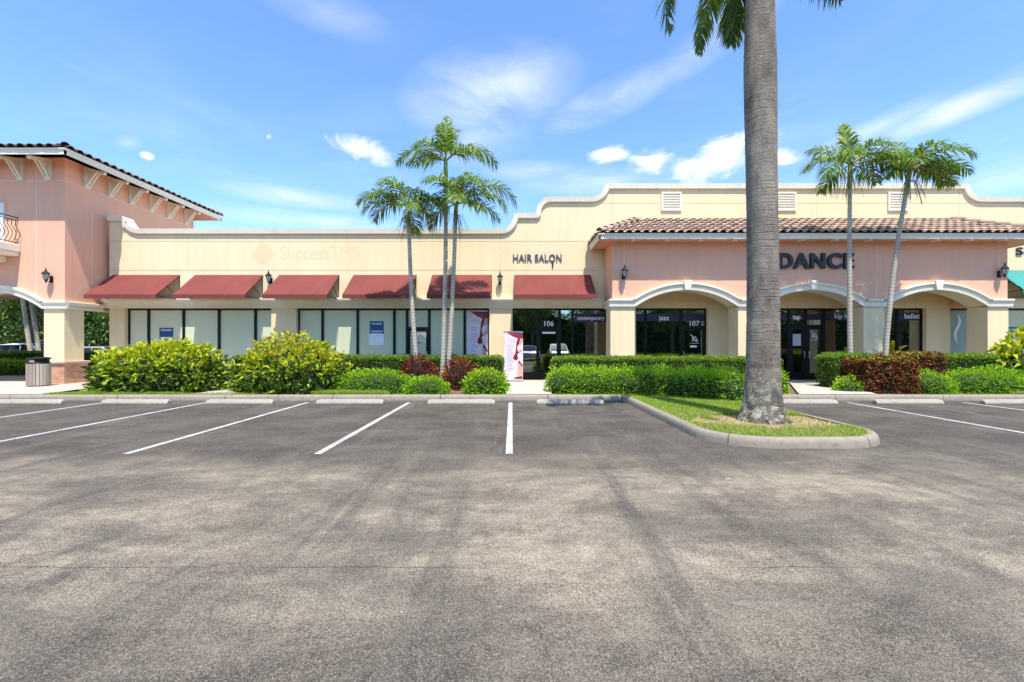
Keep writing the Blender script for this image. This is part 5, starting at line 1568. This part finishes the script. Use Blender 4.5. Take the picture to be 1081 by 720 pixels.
def woods(x0, x1, y0, y1, h, n, lab, z=0):
    x = rng.uniform(x0, x1, n); y = rng.uniform(y0, y1, n)
    P3 = np.stack([x, y*0, y*0], 1); top = h*(.78+.30*noise3(P3, .16, 3.)+.22*noise3(P3, .45, 7.))
    zz = top*rng.uniform(0, 1, n)**.75
    P = np.stack([x, y, zz], 1); keep = noise3(P, .55, 2.) > -.45; P = P[keep]; m = len(P)
    D = rng.normal(size=(m, 3))+np.array([0, 0, .3])
    V, F = leaf_arrays(P, D, .42*rng.uniform(.6, 1.4, m), .24*rng.uniform(.7, 1.3, m), .3)
    # added dark core wall: closes the gaps, inner shade put into its colour
    nx = int((x1-x0)/1.2); gx_ = np.linspace(x0, x1, nx); cv, cf = [], []
    tp = h*(.66+.30*noise3(np.stack([gx_, gx_*0, gx_*0], 1), .16, 3.)+.22*noise3(np.stack([gx_, gx_*0, gx_*0], 1), .45, 7.))
    for i in range(nx):
        for yy in (y0+1.6, y1-1.0):
            for q in range(6): cv.append((gx_[i]+.3*math.sin(q*2+i), yy+.5*math.sin(i*1.9+q*2.7), tp[i]*q/5))
    for i in range(nx-1):
        for sd_ in (0, 1):
            for q in range(5):
                a = i*12+sd_*6+q; cf += [(a, a+12, a+13), (a, a+13, a+1)]
        a = i*12+5; cf += [(a, a+12, a+18), (a, a+18, a+6)]
    b0 = len(V); V = np.concatenate([V, np.array(cv)]); nf = len(F); F = np.concatenate([F, np.array(cf)+b0])
    o = link(np_mesh('woods', V, F, [M['tree_leaf'], M['core']], np.r_[np.zeros(nf, int), np.ones(len(cf), int)]), 'woods'); tag(o, lab, 'woods', None, 'stuff')
woods(-95, -12, 53, 58, 10, 42000, 'dark line of trees closing the view behind the tower arch')
woods(-80, 95, -46, -41, 11, 70000, 'line of trees across the car park, mirrored in the shop glass')
# pale thin palms behind the tower arch
for i, (xb, xt, D, lab) in enumerate(((34.5, 23.5, 28.0, 'pale leaning palm trunk behind the tower arch, left of the pair'), (43.5, 32.5, 28.6, 'pale leaning palm trunk behind the tower arch, right of the pair'))):
    b = ((xb-540)*D/480, D, 0.0); tp = ((xt-540)*D/480-.2, D, 5.6)
    slim_palm(b, tp, lab, 'pale palms behind the tower', [(a, 30, 1.5, 95) for a in range(0, 360, 51)], r0=.125, r1=.10, seed=40+i, stalks=False)
hedge('hedge', -19.2, 25.5, 3.2, .6, 1.05, hw, [.9, .1], [M['hedge_new']], 'dark clipped hedge behind the brick-footed pillar', 'hedge', 'hedges behind the tower', 500, (.08, .04), seed=61., z0=0)
hedge('hedge', -26.6, 25.9, 3.6, .6, 1.15, hw, [.9, .1], [M['hedge_new']], 'dark clipped hedge seen through the tower arch', 'hedge', 'hedges behind the tower', 500, (.08, .04), seed=62., z0=0)
mound('lime_shrub', -23.6, 21.3, 1.6, .7, .72, lm, lime_w, 'bright green low shrub seen through the tower arch beside the litter bin', 'shrub', None, 4200, (.10, .045), seed=63., z0=.14)
o = MB().poly([(-29, 20.4, .17), (-21.8, 20.4, .17), (-21.8, 22.2, .17), (-29, 22.2, .17)]).build('planting_bed', M['soil']); o['kind'] = 'structure'
# bird-of-paradise-like pale fronds between pillar and shop
# ------------------------------------------------------------------ parked cars
def car(x, y, rz, paint, lab, suv=False):
    t = thing('parked_car', (x, y, 0), lab, 'car', 'parked cars', rz)
    L = 2.3; H = 1.66 if suv else 1.44
    prof = [(-L, .30), (-L, .62), (-L+.06, .86), (-1.75, .94), (-1.5, .96), (-1.15, H-.22), (-.75, H), (.55, H), (1.45, .98), (1.95, .92), (L-.02, .74), (L, .45), (L-.05, .28)]
    if suv: prof[3:6] = [(-L+.10, .98), (-L+.16, 1.02), (-L+.42, H-.12)]
    bm = bmesh.new()
    rows = []
    for w, k in ((-.88, .0), (-.92, .5), (-.80, 1), (.80, 1), (.92, .5), (.88, 0)):
        rows.append([(a, w*(1 if b < 1.0 else .84), b) for a, b in prof])
    # side walls lofted across the width
    R_ = []
    for w in (-.90, -.70, 0, .70, .90):
        R_.append([bm.verts.new((a*(1 if abs(w) < .8 else .985), w*(1-.16*max(0, b-.95)/(H-.95)), b if abs(w) < .8 else b-.02)) for a, b in prof])
    for r1, r2 in zip(R_, R_[1:]):
        for i in range(len(prof)): j = (i+1) % len(prof); bm.faces.new((r1[i], r1[j], r2[j], r2[i]))
    bm.faces.new(R_[0][::-1]); bm.faces.new(R_[-1])
    bmesh.ops.recalc_face_normals(bm, faces=bm.faces)
    me = bpy.data.meshes.new('body'); bm.to_mesh(me); bm.free(); me.materials.append(paint); b_ = link(me, 'body', t)
    bv = b_.modifiers.new('edge', 'BEVEL'); bv.width = .05; bv.segments = 3; bv.limit_method = 'ANGLE'; bv.angle_limit = R(25)
    wx, wz = Vector((x, y, 0)), 0
    for sg in (-1, 1):
        g_ = MB(); yy = sg*.815
        pts = [(-1.28, 1.0), (-.98 if not suv else -1.55, H-.10), (-.1, H-.09), (-.1, 1.0)] if not suv else [(-1.9, 1.04), (-1.72, H-.12), (-.1, H-.11), (-.1, 1.0)]
        g_.prism(pts, lambda u, v, w: (x+u, y+sg*(.905-.16*max(0, v-.95)/(H-.95)*.9)+w, v), -.006, .006)
        g_.prism([(-.02, 1.0), (-.02, H-.09), (.48, H-.10), (1.22, 1.0)], lambda u, v, w: (x+u, y+sg*(.905-.16*max(0, v-.95)/(H-.95)*.9)+w, v), -.006, .006)
        g_.build('side_window', M['carglass'], t)
        for wx_ in (-1.42, 1.40):
            m = MB(); m.tube([(x+wx_, y+sg*.70, .33), (x+wx_, y+sg*.925, .33)], [.335, .335], 22)
            w_ = m.build('wheel', M['tyre'], t, bevel=.03)
            m = MB(); m.tube([(x+wx_, y+sg*.90, .33), (x+wx_, y+sg*.935, .33)], [.215, .20], 16); m.build('rim', M['steel'], w_)
    g_ = MB(); g_.add([(x+.60, y-.70, H-.06), (x+.60, y+.70, H-.06), (x+1.42, y+.76, 1.02), (x+1.42, y-.76, 1.02)], [(0,1,2,3)]); 
    g_.v = [(a+.035, b, c+.035) for a, b, c in g_.v]; g_.build('windscreen', M['carglass'], t)
    for sg in (-1, 1):
        MB().box(x+L-.06, x+L+.012, y+sg*.55-.17, y+sg*.55+.17, .62, .74).build('headlight', M['lampglass'], t)
        MB().box(x-L-.012, x-L+.06, y+sg*.60-.15, y+sg*.60+.15, .68, .84).build('tail_light', M['red_canvas'], t)
    return t
M['carglass'] = flat('car_glass', (.015, .018, .02), .06, .1, spec=.6); M['tyre'] = flat('tyre', (.02, .02, .02), .85, .1)
def carpaint(n, c):
    t_ = NT(n); t_.fin(c, .3, .5); t_.b.inputs['Coat Weight'].default_value = 1; t_.b.inputs['Coat Roughness'].default_value = .04; return t_.mat
cw, cs_ = carpaint('white_car_paint', (.75, .75, .74)), carpaint('silver_car_paint', (.38, .39, .40))
car(-32.8, 31.2, 0, cw, 'white car parked beyond the hedge at the left edge', True)
car(-28.4, 31.6, 0, cs_, 'silver car parked beyond the hedge behind the pale trunks')
car(-26.6, 34.5, 0, cw, 'white car parked behind the hedge between pillar and shop wall', True)
car(1.6, -9.5, R(90), cs_, 'silver car across the car park, mirrored in the salon door glass')
car(4.6, -9.6, R(90), cw, 'white car across the car park, mirrored in the salon side window', True)

# ------------------------------------------------------------------ sun, sky with clouds
SUN_EL, SUN_AZ = R(66.5), R(14)     # azimuth to the right of straight behind the camera
sd = bpy.data.lights.new('sun', 'SUN'); sd.energy = SUN_E; sd.angle = R(.53); sd.color = (1.0, .945, .85)
so = bpy.data.objects.new('sun', sd); COL.objects.link(so)
dv = Vector((math.sin(SUN_AZ)*math.cos(SUN_EL), -math.cos(SUN_AZ)*math.cos(SUN_EL), math.sin(SUN_EL)))
so.rotation_euler = dv.to_track_quat('Z', 'Y').to_euler(); so.location = dv*60
W_ = bpy.data.worlds.new('World'); SC.world = W_; W_.use_nodes = True
class WT(NT):
    def __init__(s): s.t = W_.node_tree; s.b = None
w = WT()
bg = w.t.nodes['Background']
sky = w.n('ShaderNodeTexSky', sky_type='NISHITA', sun_disc=False, sun_elevation=SUN_EL, sun_rotation=math.pi-SUN_AZ, altitude=0, air_density=1.0, dust_density=SKY_DUST, ozone_density=2.2)
gen = w.coord('Generated'); sp = w.n('ShaderNodeSeparateXYZ'); w.set(sp.inputs[0], gen)
az = w.math('ARCTAN2', sp.outputs[0], sp.outputs[1]); el = w.math('ARCSINE', sp.outputs[2])
cb = w.n('ShaderNodeCombineXYZ'); w.set(cb.inputs[0], az); w.set(cb.inputs[1], el)
UV = cb.outputs[0]
n_f = w.noise(w.scale(UV, (1, 1.6, 1)), 9, 9, .60, .5)
n_w = w.noise(w.scale(UV, (1, 3.4, 1)), 2.6, 9, .64, .5)
def px2sky(px, py):
    u = math.atan((px-540)/480); return u, math.atan((364-py)/480*math.cos(u))
clouds = [ # px, py, rx, ry, rot, strength, puffy
 (518, 97, 105, 44, .15, .66, 0), (642, 106, 84, 20, .25, .62, 0), (372, 155, 50, 15, -.12, .85, 1), (400, 163, 34, 15, -.3, .8, 1), (283, 144, 9, 7, 0, .8, 1), (155, 164, 11, 6, 0, .55, 1), (135, 150, 20, 9, .3, .3, 0),
 (640, 162, 34, 17, -.1, .95, 1), (694, 169, 50, 18, .05, 1.0, 1), (766, 167, 76, 30, 0, 1.0, 1), (828, 168, 34, 18, 0, .9, 1), (735, 174, 60, 16, 0, .8, 1), (560, 180, 60, 12, 0, .5, 0),
 (1035, 103, 140, 18, .20, .9, 0), (930, 132, 110, 13, .25, .45, 0), (310, 208, 100, 12, .0, .55, 0), (330, 234, 150, 12, 0, .60, 0), (640, 190, 110, 18, 0, .55, 0), (1060, 182, 110, 26, .05, .55, 0),
 (340, 8, 90, 22, -.1, .28, 0), (760, 36, 100, 20, .38, .5, 0), (500, 150, 70, 26, .1, .35, 0), (120, 215, 90, 14, 0, .4, 0), (900, 200, 120, 18, 0, .4, 0)]
tot = None
for px, py, rx, ry, rot, st, puffy in clouds:
    u, v = px2sky(px, py); k = 1/480.0*math.cos(u)**2
    mp = w.n('ShaderNodeMapping', vector_type='TEXTURE'); w.set(mp.inputs[0], UV)
    mp.inputs['Location'].default_value = (u, v, 0); mp.inputs['Rotation'].default_value = (0, 0, rot); mp.inputs['Scale'].default_value = (rx*k, ry/480.0*math.cos(u), 1)
    ln = w.n('ShaderNodeVectorMath', operation='LENGTH'); w.set(ln.inputs[0], mp.outputs[0])
    m = w.math('SUBTRACT', 1.0, ln.outputs['Value'], clamp=True)
    if puffy:
        f = w.n('ShaderNodeMapRange', {'Value': w.math('ADD', w.math('MULTIPLY', m, .85), w.math('MULTIPLY', w.math('SUBTRACT', n_f, .5), 2.3)), 'From Min': .18, 'From Max': .85}, interpolation_type='SMOOTHSTEP').outputs[0]
        f = w.math('MULTIPLY', f, w.math('MULTIPLY', m, 4.0, clamp=True))
    else:
        f = w.math('MULTIPLY', w.math('POWER', m, .9), w.n('ShaderNodeMapRange', {'Value': n_w, 'From Min': .26, 'From Max': .70}, interpolation_type='SMOOTHSTEP').outputs[0])
    f = w.math('MULTIPLY', f, st)
    tot = f if tot is None else w.math('MAXIMUM', tot, f)
# thin veil all round, above the horizon, so that the rest of the sky is not bare
hor = w.n('ShaderNodeMapRange', {'Value': el, 'From Min': 0.0, 'From Max': .5, 'To Min': .30, 'To Max': .05}).outputs[0]
gen_c = w.math('MULTIPLY', w.n('ShaderNodeMapRange', {'Value': n_w, 'From Min': .42, 'From Max': .8}, interpolation_type='SMOOTHSTEP').outputs[0], hor)
tot = w.math('MAXIMUM', tot, gen_c)
skyc = w.mix(1.0, sky.outputs[0], SKY_TINT, 'MULTIPLY')
cl = w.mix(w.ramp(n_f, [(.35, 0.), (.62, 1.)]), tuple(x*.80 for x in CLOUD), CLOUD)
col = w.mix(w.math('MINIMUM', tot, .95), skyc, cl)
w.set(bg.inputs[0], col); bg.inputs[1].default_value = SKY_S

# ------------------------------------------------------------------ camera
cd = bpy.data.cameras.new('camera'); cd.sensor_width = 36; cd.lens = 480/1081*36; cd.shift_y = 4/1081; cd.clip_end = 3000; cd.clip_start = .05
co = bpy.data.objects.new('camera', cd); COL.objects.link(co); co.location = (0, 0, 1.55); co.rotation_euler = (math.pi/2, 0, 0)
SC.camera = co
SC.view_settings.view_transform = 'Standard'; SC.view_settings.look = 'None'; SC.view_settings.gamma = 1; SC.view_settings.use_curve_mapping = False
SC.view_settings.exposure = EXPO
SC.render.engine = 'CYCLES'
SC.cycles.use_denoising = True; SC.cycles.max_bounces = 8; SC.cycles.transparent_max_bounces = 12; SC.cycles.diffuse_bounces = 4; SC.cycles.glossy_bounces = 4; SC.cycles.sample_clamp_indirect = 6
